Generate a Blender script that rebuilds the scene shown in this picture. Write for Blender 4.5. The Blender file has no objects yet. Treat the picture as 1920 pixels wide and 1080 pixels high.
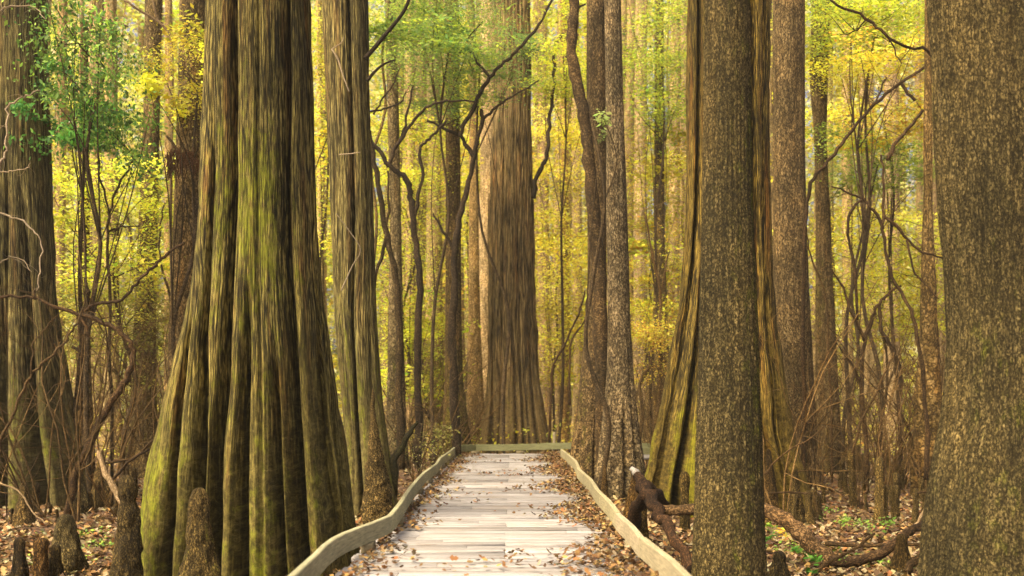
import bpy, math, random
import numpy as np
from mathutils import Vector
R = math.radians
scene = bpy.context.scene
COL = scene.collection
random.seed(7)
rng = np.random.default_rng(7)

# ------------------------------------------------------------------ camera
CAMZ, F, CX, HY = 1.7, 2000.0, 960.0, 755.0
cam_d = bpy.data.cameras.new('camera')
cam = bpy.data.objects.new('camera', cam_d); COL.objects.link(cam)
cam.location = (0, 0, CAMZ); cam.rotation_euler = (R(90), 0, 0)
cam_d.sensor_width = 36.0; cam_d.lens = 36.0 * F / 1920.0
cam_d.shift_y = (HY - 540.0) / 1920.0
cam_d.clip_start = 0.1; cam_d.clip_end = 2000
cam_d.dof.use_dof = True; cam_d.dof.focus_distance = 13.0; cam_d.dof.aperture_fstop = 1.6
scene.camera = cam

# ------------------------------------------------------------------ light
SUN_EL, SUN_AZ = R(50), R(-138)          # azimuth measured from +Y towards +X
w = bpy.data.worlds.new("World"); scene.world = w; w.use_nodes = True
nt = w.node_tree; bg = nt.nodes['Background']
sky = nt.nodes.new('ShaderNodeTexSky'); sky.sky_type = 'NISHITA'; sky.sun_disc = False
sky.sun_elevation = SUN_EL; sky.sun_rotation = SUN_AZ
sky.dust_density = 8.0; sky.ozone_density = 0.0; sky.air_density = 0.35
nt.links.new(sky.outputs[0], bg.inputs[0]); bg.inputs[1].default_value = 0.15
sd = bpy.data.lights.new('sun', 'SUN'); sd.energy = 2.3; sd.angle = R(38); sd.color = (1.0, 0.82, 0.45)
sun = bpy.data.objects.new('sun', sd); COL.objects.link(sun)
sdir = Vector((math.sin(SUN_AZ) * math.cos(SUN_EL), math.cos(SUN_AZ) * math.cos(SUN_EL), math.sin(SUN_EL)))
sun.rotation_euler = sdir.to_track_quat('Z', 'Y').to_euler(); sun.location = (-20, 10, 30)
vs = scene.view_settings
vs.view_transform = 'Standard'; vs.look = 'None'; vs.gamma = 1.0; vs.use_curve_mapping = False
vs.exposure = 1.42
try:
    scene.cycles.max_bounces = 8; scene.cycles.transmission_bounces = 4; scene.cycles.diffuse_bounces = 4
    scene.cycles.transparent_max_bounces = 4
except Exception: pass

# ------------------------------------------------------------------ helpers
def P(px, py, Y): return ((px - CX) * Y / F, Y, CAMZ - (py - HY) * Y / F)
def Zof(py, Y): return CAMZ - (py - HY) * Y / F
def tag(o, label=None, cat=None, group=None, kind=None):
    if label: o['label'] = label
    if cat: o['category'] = cat
    if group: o['group'] = group
    if kind: o['kind'] = kind
    return o
def empty(name, loc=(0, 0, 0)):
    o = bpy.data.objects.new(name, None); o.location = loc; COL.objects.link(o); o.empty_display_size = .2
    return o
def link(name, me, mat, parent=None, loc=None):
    o = bpy.data.objects.new(name, me); COL.objects.link(o)
    if mat and not me.materials: me.materials.append(mat)
    if loc is not None: o.location = loc
    if parent:
        o.parent = parent
        if loc is None: o.location = (-parent.location[0], -parent.location[1], -parent.location[2])
    return o
def quads_mesh(name, V, Q, smooth=True, uv=None, fcol=None, vattr=None):
    V = np.asarray(V, dtype=np.float32).reshape(-1, 3); Q = np.asarray(Q, dtype=np.int32)
    n, k = Q.shape
    me = bpy.data.meshes.new(name)
    me.vertices.add(len(V)); me.vertices.foreach_set('co', V.ravel())
    me.loops.add(n * k); me.loops.foreach_set('vertex_index', Q.ravel())
    me.polygons.add(n)
    me.polygons.foreach_set('loop_start', np.arange(0, n * k, k, dtype=np.int32))
    me.polygons.foreach_set('loop_total', np.full(n, k, dtype=np.int32))
    if smooth: me.polygons.foreach_set('use_smooth', np.ones(n, dtype=bool))
    if uv is not None:
        l = me.uv_layers.new(name='UVMap'); l.data.foreach_set('uv', np.asarray(uv, dtype=np.float32).ravel())
    if fcol is not None:
        a = me.attributes.new('col', 'FLOAT_COLOR', 'FACE'); a.data.foreach_set('color', np.asarray(fcol, dtype=np.float32).ravel())
    if vattr is not None:
        for nm, arr in vattr.items():
            a = me.attributes.new(nm, 'FLOAT', 'POINT'); a.data.foreach_set('value', np.asarray(arr, dtype=np.float32).ravel())
    me.update(calc_edges=True); me.validate()
    return me

class Noise2:                          # periodic value noise on a grid
    def __init__(s, seed, n=64):
        s.n = n; s.g = np.random.default_rng(seed).random((n, n)) * 2 - 1
    def __call__(s, x, y):
        n = s.n; xi = np.floor(x).astype(int); yi = np.floor(y).astype(int)
        fx = x - xi; fy = y - yi; fx = fx * fx * (3 - 2 * fx); fy = fy * fy * (3 - 2 * fy)
        g = s.g; a = g[xi % n, yi % n]; b = g[(xi + 1) % n, yi % n]; c = g[xi % n, (yi + 1) % n]; d = g[(xi + 1) % n, (yi + 1) % n]
        return (a * (1 - fx) + b * fx) * (1 - fy) + (c * (1 - fx) + d * fx) * fy
    def fbm(s, x, y, o=4):
        t = 0; a = 1; m = 0
        for k in range(o):
            t = t + a * s(x * 2 ** k + 7.3 * k, y * 2 ** k + 3.1 * k); m += a; a *= .5
        return t / m

# ------------------------------------------------------------------ materials
class NB:
    def __init__(s, name):
        s.m = bpy.data.materials.new(name); s.m.use_nodes = True; s.t = s.m.node_tree
        s.b = s.t.nodes['Principled BSDF']; s.out = s.t.nodes['Material Output']
    def n(s, ty, **kw):
        x = s.t.nodes.new(ty)
        for k, v in kw.items():
            if k.startswith('i_'): x.inputs[k[2:].replace('_', ' ')].default_value = v
            else: setattr(x, k, v)
        return x
    def l(s, a, b): s.t.links.new(a, b)
    def ramp(s, fac, stops, interp='LINEAR'):
        r = s.n('ShaderNodeValToRGB'); e = r.color_ramp; e.interpolation = interp
        while len(e.elements) < len(stops): e.elements.new(0.5)
        for el, (p, c) in zip(e.elements, stops):
            el.position = p; el.color = (*c, 1) if len(c) == 3 else c
        s.l(fac, r.inputs[0]); return r.outputs[0]
    def mix(s, fac, a, b, mode='MIX'):
        m = s.n('ShaderNodeMix', data_type='RGBA', blend_type=mode)
        for src, i in ((fac, 0), (a, 6), (b, 7)):
            if hasattr(src, 'is_output'): s.l(src, m.inputs[i])
            elif i == 0: m.inputs[0].default_value = src
            else: m.inputs[i].default_value = (*src, 1)
        return m.outputs[2]
    def math(s, op, a, b=None, clamp=False):
        m = s.n('ShaderNodeMath', operation=op); m.use_clamp = clamp
        for i, v in enumerate((a, b)):
            if v is None: continue
            if hasattr(v, 'is_output'): s.l(v, m.inputs[i])
            else: m.inputs[i].default_value = v
        return m.outputs[0]
    def noise(s, vec, scale, detail=6, rough=.6, sc=(1, 1, 1), dist=0):
        mp = s.n('ShaderNodeMapping'); mp.inputs['Scale'].default_value = sc; s.l(vec, mp.inputs['Vector'])
        q = s.n('ShaderNodeTexNoise', noise_dimensions='3D'); q.inputs['Scale'].default_value = scale
        q.inputs['Detail'].default_value = detail; q.inputs['Roughness'].default_value = rough; q.inputs['Distortion'].default_value = dist
        s.l(mp.outputs[0], q.inputs['Vector']); return q.outputs['Fac']

def bark(name, dark, mid, light, alt=None, kind='fibre', moss=(.13, .135, .009), fine=1.0, bump=.6, lichen=.0, contrast=1.0):
    k = NB(name)
    uv = k.n('ShaderNodeTexCoord').outputs['UV']
    oi = k.n('ShaderNodeObjectInfo')
    sc = k.math('MULTIPLY', oi.outputs['Random'], 37.0)
    cmb = k.n('ShaderNodeCombineXYZ'); k.l(sc, cmb.inputs[2])
    va = k.n('ShaderNodeVectorMath', operation='ADD'); k.l(uv, va.inputs[0]); k.l(cmb.outputs[0], va.inputs[1]); vec = va.outputs[0]
    def crack(fac, gain):
        return k.math('MULTIPLY', k.math('ABSOLUTE', k.math('SUBTRACT', fac, .5)), gain, True)
    if kind == 'fibre':
        c1 = crack(k.noise(vec, 15 * fine, 2, .55, (1.9, .045, 1), .12), 12.0)
        c2 = crack(k.noise(vec, 34 * fine, 2, .6, (1.6, .06, 1), .1), 9.0)
        g0 = k.noise(vec, 40 * fine, 5, .7, (1.6, .09, 1), .15)
    else:
        c1 = crack(k.noise(vec, 38 * fine, 3, .62, (1.7, .6, 1), .5), 9.0)
        c2 = crack(k.noise(vec, 9 * fine, 4, .7, (2.0, .30, 1), .5), 12.0)
        g0 = k.noise(vec, 60 * fine, 5, .75, (1.6, .55, 1), .3)
    cr = k.math('MULTIPLY', k.math('ADD', k.math('MULTIPLY', c1, .86), .14), k.math('ADD', k.math('MULTIPLY', c2, .5), .5))
    gs = k.math('ADD', k.math('MULTIPLY', k.math('SUBTRACT', g0, .5), 2.0 * contrast), .5)
    n = k.math('MULTIPLY', cr, k.math('ADD', k.math('MULTIPLY', gs, .85), .28), True)
    s = .5
    c = k.ramp(n, [(.10, dark), (.42, mid), (.85, light)])
    if alt:
        na = k.noise(vec, 3.2, 4, .65, (2.6, .13, 1))
        f = k.ramp(na, [(.54, (0, 0, 0)), (.68, (.8, .8, .8))])
        ca = k.ramp(n, [(.10, tuple(x * .12 for x in alt)), (.42, alt), (.85, tuple(min(1, x * 2.6) for x in alt))])
        c = k.mix(f, c, ca)
    big = k.noise(vec, 1.5 if kind != 'fibre' else .9, 5, .68, (1, .5, 1))
    c = k.mix(1.0, c, k.ramp(big, [(.32, (.42, .44, .42)), (.5, (.95, .95, .95)), (.68, (1.45, 1.38, 1.3))]), 'MULTIPLY')
    if lichen > 0:
        nl = k.noise(vec, 34, 4, .8, (1, .6, 1)); thr = .74 - lichen
        fl = k.ramp(nl, [(thr, (0, 0, 0)), (thr + .05, (1, 1, 1))])
        c = k.mix(k.math('MULTIPLY', fl, .75), c, (.42, .38, .30))
    if kind == 'fibre':
        wn = k.n('ShaderNodeAttribute', attribute_name='worn').outputs['Fac']
        gw = k.noise(vec, 20, 8, .78, (1.25, .6, 1), .5)
        cw = k.ramp(gw, [(.36, tuple(x * .30 for x in mid)), (.5, tuple(x * 1.15 for x in mid)), (.66, tuple(x * .62 for x in light))])
        c = k.mix(k.math('MULTIPLY', wn, .8), c, cw)
        gw = k.math('ADD', k.math('MULTIPLY', k.math('SUBTRACT', gw, .5), 2.4), .5, True)
        n = k.math('ADD', k.math('MULTIPLY', n, k.math('SUBTRACT', 1.0, k.math('MULTIPLY', wn, .6))), k.math('MULTIPLY', gw, k.math('MULTIPLY', wn, .6)))
    at = k.n('ShaderNodeAttribute', attribute_name='moss')
    nm = k.noise(vec, 14, 6, .75, (1, .35, 1))
    fm = k.math('ADD', at.outputs['Fac'], k.math('MULTIPLY', k.math('SUBTRACT', nm, .5), 1.6))
    fm = k.ramp(fm, [(.44, (0, 0, 0)), (.74, (1, 1, 1))])
    fmm = k.math('MULTIPLY', fm, k.math('MINIMUM', k.math('MULTIPLY', at.outputs['Fac'], 5.0), .9))
    mc = k.ramp(n, [(.08, tuple(x * .2 for x in moss)), (.4, moss), (.85, tuple(x * 2.3 for x in moss))])
    c = k.mix(fmm, c, mc)
    if False: pass
    tint = k.mix(1.0, c, oi.outputs['Color'], 'MULTIPLY')
    k.l(tint, k.b.inputs['Base Color'])
    k.b.inputs['Roughness'].default_value = .9; k.b.inputs['Specular IOR Level'].default_value = .15
    bp = k.n('ShaderNodeBump'); bp.inputs['Strength'].default_value = bump; bp.inputs['Distance'].default_value = .03
    k.l(n, bp.inputs['Height']); k.l(bp.outputs[0], k.b.inputs['Normal'])
    return k.m

def leafmat(name, trans=.5, rough=.6, tint=(1, 1, 1)):
    k = NB(name)
    at = k.n('ShaderNodeAttribute', attribute_name='col'); oi = k.n('ShaderNodeObjectInfo')
    c = k.mix(1.0, at.outputs['Color'], oi.outputs['Color'], 'MULTIPLY')
    if tint != (1, 1, 1): c = k.mix(1.0, c, tint, 'MULTIPLY')
    k.l(c, k.b.inputs['Base Color']); k.b.inputs['Roughness'].default_value = rough
    k.b.inputs['Specular IOR Level'].default_value = .25
    if trans > 0:
        tr = k.n('ShaderNodeBsdfTranslucent'); k.l(c, tr.inputs[0])
        ms = k.n('ShaderNodeMixShader'); ms.inputs[0].default_value = trans
        k.l(k.b.outputs[0], ms.inputs[1]); k.l(tr.outputs[0], ms.inputs[2]); k.l(ms.outputs[0], k.out.inputs[0])
    return k.m

M = {}
M['cypress'] = bark('cypress_bark', (.004, .003, .001), (.066, .052, .011), (.40, .32, .085), alt=(.12, .060, .014), fine=1.75, bump=.8)
M['cypress_grey'] = bark('cypress_bark_grey', (.008, .006, .002), (.095, .072, .026), (.40, .32, .13), alt=(.10, .055, .02), fine=1.5, bump=.7)
M['tupelo'] = bark('tupelo_bark', (.014, .010, .003), (.095, .071, .022), (.38, .285, .105), kind='scale', alt=(.07, .055, .018), bump=1.0, contrast=1.25, fine=1.1)
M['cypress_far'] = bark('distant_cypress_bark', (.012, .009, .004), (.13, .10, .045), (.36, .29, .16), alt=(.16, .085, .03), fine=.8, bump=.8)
M['gum'] = bark('gum_bark', (.02, .013, .006), (.16, .115, .05), (.42, .32, .17), kind='scale', alt=(.12, .078, .028), bump=.8, lichen=.09, fine=.5, contrast=1.3)
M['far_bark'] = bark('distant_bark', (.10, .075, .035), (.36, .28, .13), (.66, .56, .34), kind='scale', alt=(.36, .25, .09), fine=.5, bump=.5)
M['mid_bark'] = bark('slender_bark', (.03, .02, .008), (.18, .13, .05), (.42, .32, .17), kind='scale', alt=(.19, .11, .03), fine=.42, bump=.7, contrast=1.3)
M['dark_wood'] = bark('dark_branch', (.006, .004, .002), (.035, .022, .010), (.10, .07, .035), kind='scale', bump=.5)
M['brown_wood'] = bark('brown_branch', (.012, .008, .003), (.075, .048, .02), (.2, .14, .07), kind='scale', bump=.6)
M['pale_wood'] = bark('pale_twig', (.12, .09, .05), (.30, .23, .14), (.5, .42, .3), kind='scale', bump=.4)
M['leaf'] = leafmat('leaf_translucent', .5)
M['litter'] = leafmat('leaf_litter', .12, .75)

# ------------------------------------------------------------------ trunk builder
def trunk_mesh(name, Y, outline, nth=96, dz=.12, creases=(), ridge=.0, lz=.8, ridge_k=60, moss=0, moss_side=None, moss_top=4.5, ztop=None,
               seed=1, lump=.03, cap=False, uvk=1.0, depth_scale=1.0, zcut=-.25, worn=2.6):
    """outline: (py, xl, xr) traced silhouette; every ring is a closed lobed section"""
    N = Noise2(seed); ol = sorted(outline)
    zs_o = np.array([Zof(p[0], Y) for p in ol])[::-1]
    xl = np.array([(p[1] - CX) * Y / F for p in ol])[::-1]; xr = np.array([(p[2] - CX) * Y / F for p in ol])[::-1]
    zt = zs_o[-1] if cap else (ztop if ztop is not None else zs_o[-1] + 3.0)
    n = max(6, int((zt - zcut) / dz)); z = np.linspace(zcut, zt, n + 1)
    if cap:
        t = np.linspace(0, 1, n + 1); z = zcut + (zt - zcut) * (1 - (1 - t) ** 1.5)
    def sm(v):
        y = np.interp(z, zs_o, v)
        if n > 12 and not cap:
            kk = np.hanning(9); kk /= kk.sum(); yp = np.pad(y, 4, mode='edge'); y = np.convolve(yp, kk, 'valid')
        return y
    L, Rr = sm(xl), sm(xr)
    if not cap:
        above = z > zs_o[-1]
        if above.any():
            sh = np.clip((z - zs_o[-1]), 0, None) * .004
            L = L + sh; Rr = Rr - sh
    cx = (L + Rr) / 2; rad = np.maximum((Rr - L) / 2, .004)
    if cap: rad = rad * np.sqrt(np.clip(1 - np.linspace(0, 1, n + 1) ** 9, 0, 1)); rad[-1] = .0015
    th = np.linspace(-math.pi, math.pi, nth + 1)[:-1]       # 0 faces the camera, seam at the back
    TH, Z = np.meshgrid(th, z); Rg = np.repeat(rad[:, None], nth, 1)
    fac = np.ones_like(Rg)
    tr = {}
    for ic, c in enumerate(creases):                         # traced crease lines bend the section's parametrisation, so fibres follow the flutes
        if isinstance(c[0], (list, tuple)):
            zz = np.array([Zof(q[0], Y) for q in c[0]])[::-1]; xx = np.array([(q[1] - CX) * Y / F for q in c[0]])[::-1]
            xi = np.interp(z, zz, xx); ph = np.arcsin(np.clip((xi - cx) / rad, -.97, .97))
            for _ in range(8): ph = .5 * ph + .5 * np.arcsin(np.clip((xi * (Y - .93 * rad * np.cos(ph)) / Y - cx) / rad, -.97, .97))
            if n > 20:
                kk = np.hanning(15); kk /= kk.sum(); ph = np.convolve(np.pad(ph, 7, mode='edge'), kk, 'valid')
            tr[ic] = ph
    if tr:
        order = sorted(tr, key=lambda i: float(tr[i].mean())); A = np.stack([tr[i] for i in order], 1)
        for j in range(1, A.shape[1]): A[:, j] = np.maximum(A[:, j], A[:, j - 1] + .05)
        for j, i in enumerate(order): tr[i] = A[:, j]
        s0 = np.sort(A[int(n * .3)]); TH = np.stack([np.interp(th, np.concatenate([[-math.pi], s0, [math.pi]]), np.concatenate([[-math.pi], A[i], [math.pi]])) for i in range(n + 1)])
    push = np.zeros_like(Rg)
    for ic, c in enumerate(creases):
        if isinstance(c[0], (list, tuple)):                 # traced crease line: a slot cut straight back between two flutes
            ph = tr[ic][:, None] + 0 * TH; ss, ww = c[1] * 1.3, R(c[2]); zt_c = c[3] if len(c) > 3 else 99
            fade = np.clip((zt_c - Z) / max(.6, .35 * min(zt_c, 6)), 0, 1); d = np.sin(TH) - np.sin(ph)
            dip = ss * fade * (1 + .6 * np.clip((3.0 - Z) / 3.0, 0, 1)) * (np.exp(-np.abs(d) / (ww * .8)) * .5 + .5 * np.exp(-(d / (ww * .34)) ** 2))
            dip = np.minimum(dip, 1.3 * np.clip(np.cos(ph), .2, 1)) * np.clip(np.cos(TH) * 4, 0, 1)
            push = np.maximum(push, dip) + .3 * np.minimum(push, dip)
            continue
        else: ph = R(c[0])
        s, wdt = c[1] * 1.25, R(c[2]); zt_c = c[3] if len(c) > 3 else 99
        fade = np.clip((zt_c - Z) / max(.6, .35 * min(zt_c, 6)), 0, 1)
        wob = .05 * N(Z * .55 + ph * 9, Z * 0 + ph * 3) if not isinstance(c[0], (list, tuple)) else 0
        d = (TH - ph - wob + math.pi) % (2 * math.pi) - math.pi
        dip = s * fade * (1 + .55 * np.clip((2.6 - Z) / 2.6, 0, 1)) * (np.exp(-np.abs(d) / (wdt * .9)) * .55 + .45 * np.exp(-(d / (wdt * .36)) ** 2))
        fac = 1 - np.maximum(1 - fac, dip) - .35 * np.minimum(1 - fac, dip)
    kx = 64 / (2 * math.pi)
    fac = np.maximum(fac, .3)
    fac += lump * N.fbm(TH * kx / 8 * 1.0, Z * lz, 3) + .5 * lump * N.fbm(TH * kx / 4, Z * lz * 3.5 + 9, 2)
    if ridge > 0:
        kk = 64 * max(1, round(ridge_k / 64)) / (2 * math.pi)
        T0 = np.repeat(th[None, :], n + 1, 0); rr = N(T0 * kk + .4 * N(T0 * kx / 4, Z * .7), Z * .8) + .6 * N(T0 * kk * 2, Z * 1.6 + 11)
        fac = fac + ridge * rr / np.maximum(Rg, .05)
    r = Rg * fac
    X = cx[:, None] + r * np.sin(TH); YY = Y - r * np.cos(TH) * depth_scale + Rg * push
    V = np.stack([X, YY, Z], -1).reshape(-1, 3)
    nz = n + 1
    i = np.arange(n)[:, None] * nth + np.arange(nth)[None, :]; j = np.arange(n)[:, None] * nth + (np.arange(nth)[None, :] + 1) % nth
    Q = np.stack([i, j, j + nth, i + nth], -1).reshape(-1, 4)
    circ = 2 * math.pi * float(np.median(rad)) * uvk
    u0 = np.repeat((np.arange(nth) / nth * circ)[None, :], n, 0); u1 = u0 + circ / nth
    v0 = np.repeat(z[:-1, None], nth, 1); v1 = np.repeat(z[1:, None], nth, 1)
    off = seed * 3.7
    uv = np.stack([np.stack([u0 + off, v0], -1), np.stack([u1 + off, v0], -1), np.stack([u1 + off, v1], -1), np.stack([u0 + off, v1], -1)], 2)
    mo = np.zeros_like(Z)
    if moss > 0:
        mo = moss * np.clip((moss_top - Z) / (moss_top * .7), 0, 1) ** .6 * (.75 + .55 * N.fbm(TH * kx / 6, Z * .5, 3))
        mo *= np.clip((fac - .72) / .25, .25, 1) * np.clip(1 - push * 1.5, .2, 1)
        if moss_side is not None: mo *= .35 + .65 * np.clip(.5 + .5 * np.cos(TH - R(moss_side)), 0, 1)
    return quads_mesh(name, V, Q, True, uv, None, {'moss': mo, 'worn': np.clip((worn - Z + .5 * N(TH * 3, Z * .6)) / 1.6, 0, 1)})

def tube_data(pts, rads, sides=7, sub=4, jit=0.0, seed=0):
    pts = np.array(pts, float); n = len(pts); rg = np.random.default_rng(seed)
    if n > 2 and sub > 1:
        out, rr = [], []
        for i in range(n - 1):
            p0, p1, p2, p3 = pts[max(i - 1, 0)], pts[i], pts[i + 1], pts[min(i + 2, n - 1)]
            for s in range(sub):
                t = s / sub
                out.append(.5 * ((2 * p1) + (-p0 + p2) * t + (2 * p0 - 5 * p1 + 4 * p2 - p3) * t * t + (-p0 + 3 * p1 - 3 * p2 + p3) * t ** 3))
                rr.append(rads[i] * (1 - t) + rads[i + 1] * t)
        out.append(pts[-1]); rr.append(rads[-1]); pts = np.array(out); rads = np.array(rr)
    else: rads = np.array(rads, float)
    if jit: pts[1:-1] += rg.normal(0, jit, (len(pts) - 2, 3)); rads = rads * (1 + rg.normal(0, .08, len(rads)))
    n = len(pts); V = []; tan = np.gradient(pts, axis=0); up = np.array([.13, 1, .07])
    a = np.arange(sides) / sides * 2 * math.pi; lens = np.concatenate([[0], np.cumsum(np.linalg.norm(np.diff(pts, axis=0), axis=1))])
    for i in range(n):
        t = tan[i] / (np.linalg.norm(tan[i]) + 1e-9); s = np.cross(t, up); s /= np.linalg.norm(s) + 1e-9; q = np.cross(s, t)
        V.append(pts[i] + rads[i] * (np.cos(a)[:, None] * s + np.sin(a)[:, None] * q))
    V = np.concatenate(V); Q = []; UV = []
    for i in range(n - 1):
        for j in range(sides):
            j2 = (j + 1) % sides; Q.append((i * sides + j, i * sides + j2, (i + 1) * sides + j2, (i + 1) * sides + j))
            u0, u1 = j / sides * .25, (j + 1) / sides * .25; UV.append(((u0, lens[i]), (u1, lens[i]), (u1, lens[i + 1]), (u0, lens[i + 1])))
    tip = len(V); V = np.vstack([V, pts[-1] + tan[-1] * .02, pts[0] - tan[0] * .02])
    for j in range(sides):
        j2 = (j + 1) % sides
        Q.append(((n - 1) * sides + j, (n - 1) * sides + j2, tip, tip)); Q.append((j2, j, tip + 1, tip + 1))
        UV += [((0, 0),) * 4] * 2
    return V, np.array(Q), np.array(UV)
def tubes_mesh(name, tubes):
    Vs, Qs, Us, o = [], [], [], 0
    for t in tubes:
        V, Q, U = tube_data(*t[:2], **(t[2] if len(t) > 2 else {}))
        # split the end-cap triangles (stored with a repeated vertex) into a tiny quad ring
        Vs.append(V); Qs.append(Q + o); Us.append(U); o += len(V)
    V = np.vstack(Vs); Q = np.vstack(Qs); U = np.concatenate(Us)
    deg = Q[:, 2] == Q[:, 3]
    me = bpy.data.meshes.new(name)
    faces = [tuple(q[:3]) if d else tuple(q) for q, d in zip(Q.tolist(), deg)]
    me.from_pydata(V.tolist(), [], faces)
    l = me.uv_layers.new(name='UVMap'); uvs = []
    for u, d in zip(U, deg): uvs.extend(u[:3] if d else u)
    l.data.foreach_set('uv', np.array(uvs, dtype=np.float32).ravel())
    me.polygons.foreach_set('use_smooth', [True] * len(me.polygons)); me.update()
    return me
def ptube(pp, Y, r0, r1, dY=0, **kw):
    """traced polyline (px,py) with pixel radii at distance Y (dY = drift in depth along it)"""
    n = len(pp); pts = [P(a[0], a[1], Y + dY * i / max(1, n - 1)) for i, a in enumerate(pp)]
    rads = [(r0 + (r1 - r0) * i / max(1, n - 1)) * Y / F for i in range(n)]
    return (pts, rads, kw)

# ------------------------------------------------------------------ leaves
def leaf_quads(C, size, colors, flat=.5, aspect=.5, seed=0, droop=0.0, normal_up=None):
    """C centres (n,3) -> folded diamond leaves"""
    g = np.random.default_rng(seed); n = len(C); size = np.broadcast_to(np.asarray(size, float), (n,)) * g.uniform(.6, 1.3, n)
    a = g.uniform(0, 2 * math.pi, n); el = g.normal(0, flat, n) - droop
    d = np.stack([np.cos(a) * np.cos(el), np.sin(a) * np.cos(el), np.sin(el)], 1)
    roll = g.normal(0, flat * 1.3, n); side = np.stack([-np.sin(a), np.cos(a), np.zeros(n)], 1); upv = np.cross(d, side) * -1
    upv = np.cross(side, d) * -1
    s2 = side * np.cos(roll)[:, None] + upv * np.sin(roll)[:, None]; nn = np.cross(d, s2)
    L = size[:, None]; W = L * aspect * .5
    v0 = C - d * L * .5; v2 = C + d * L * .5 + nn * L * .12; v1 = C - d * L * .05 + s2 * W + nn * W * .35; v3 = C - d * L * .05 - s2 * W + nn * W * .35
    V = np.stack([v0, v1, v2, v3], 1).reshape(-1, 3); Q = np.arange(4 * n).reshape(n, 4)
    c = np.asarray(colors, float); c = np.hstack([c, np.ones((n, 1))])
    return V, Q, c
def pick(palette, n, g, jitter=.18):
    p = np.array(palette, float); i = g.integers(0, len(p), n)
    return np.clip(p[i] * (1 + g.normal(0, jitter, (n, 1))) * (1 + g.normal(0, .06, (n, 3))), .003, .95)

YEL = [(.74, .62, .035), (.64, .62, .04), (.80, .60, .05), (.52, .56, .05), (.80, .70, .14)]
LIME = [(.40, .52, .04), (.52, .60, .05), (.28, .42, .04), (.60, .62, .06), (.44, .46, .05)]
GREEN = [(.13, .24, .05), (.09, .19, .045), (.20, .30, .07), (.16, .26, .08), (.28, .34, .08)]
HOLLY = [(.04, .12, .02), (.07, .16, .025), (.14, .24, .035), (.03, .10, .02), (.32, .42, .05), (.20, .32, .04)]
ORANGE = [(.55, .28, .03), (.60, .38, .05), (.48, .22, .04), (.55, .45, .08)]
BROWN = [(.20, .09, .03), (.28, .14, .05), (.13, .06, .02), (.36, .21, .09), (.30, .12, .04), (.42, .30, .17), (.09, .045, .02), (.46, .26, .08)]

def cloud(centres, n_each, spread, palette, size, seed, flat=.5, aspect=.5, cl_tone=.35):
    g = np.random.default_rng(seed); cs = []; cols = []
    for c in centres:
        k = max(3, int(n_each * g.uniform(.5, 1.5))); sp = np.array(spread) * g.uniform(.6, 1.4)
        cs.append(np.array(c) + g.normal(0, 1, (k, 3)) * sp); tone = math.exp(g.normal(0, cl_tone))
        pal = [tuple(np.array(palette[g.integers(len(palette))]) * .6 + np.array(q) * .4) for q in palette]
        cols.append(pick(pal, k, g) * np.clip(tone, .45, 1.7))
    C = np.vstack(cs); col = np.clip(np.vstack(cols), .003, .9)
    size = np.concatenate([np.full(len(q), size * f) for q, f in zip(cs, np.exp(g.normal(-.08, .32, len(cs))))])
    return leaf_quads(C, size, col, flat, aspect, seed)

# ================================================================== SETTING: ground
def gz(x, y):
    n = Noise2(91); x = np.asarray(x, float); y = np.asarray(y, float)
    h = .10 * n.fbm(x * .35 + 5, y * .35 + 9, 4) + .035 * n.fbm(x * 2.1, y * 2.1, 2)
    return h * np.clip((np.abs(x) - 0.2) / 1.2, .3, 1) - .02
def ground():
    xs = np.unique(np.concatenate([np.linspace(-600, -30, 20), np.linspace(-30, 30, 300), np.linspace(30, 600, 20)]))
    ys = np.unique(np.concatenate([np.linspace(-120, 4, 20), np.linspace(4, 40, 220), np.linspace(40, 120, 60), np.linspace(120, 1400, 16)]))
    X, Y = np.meshgrid(xs, ys); Z = gz(X, Y); V = np.stack([X, Y, Z], -1).reshape(-1, 3); nx, ny = len(xs), len(ys)
    i = (np.arange(ny - 1)[:, None] * nx + np.arange(nx - 1)[None, :]); Q = np.stack([i, i + 1, i + nx + 1, i + nx], -1).reshape(-1, 4)
    k = NB('forest_floor'); co = k.n('ShaderNodeTexCoord').outputs['Object']
    a = k.noise(co, 9, 8, .75); b = k.noise(co, .7, 4, .6)
    c = k.ramp(a, [(.30, (.012, .006, .003)), (.48, (.075, .035, .014)), (.6, (.19, .10, .04)), (.72, (.32, .22, .10))])
    c = k.mix(k.ramp(b, [(.55, (0, 0, 0)), (.75, (.6, .6, .6))]), c, (.08, .085, .015)); k.l(c, k.b.inputs['Base Color'])
    k.b.inputs['Roughness'].default_value = .95
    bp = k.n('ShaderNodeBump'); bp.inputs['Strength'].default_value = .8; bp.inputs['Distance'].default_value = .05; k.l(a, bp.inputs['Height']); k.l(bp.outputs[0], k.b.inputs['Normal'])
    tag(link('ground', quads_mesh('ground', V, Q), k.m), kind='structure')
ground()

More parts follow.
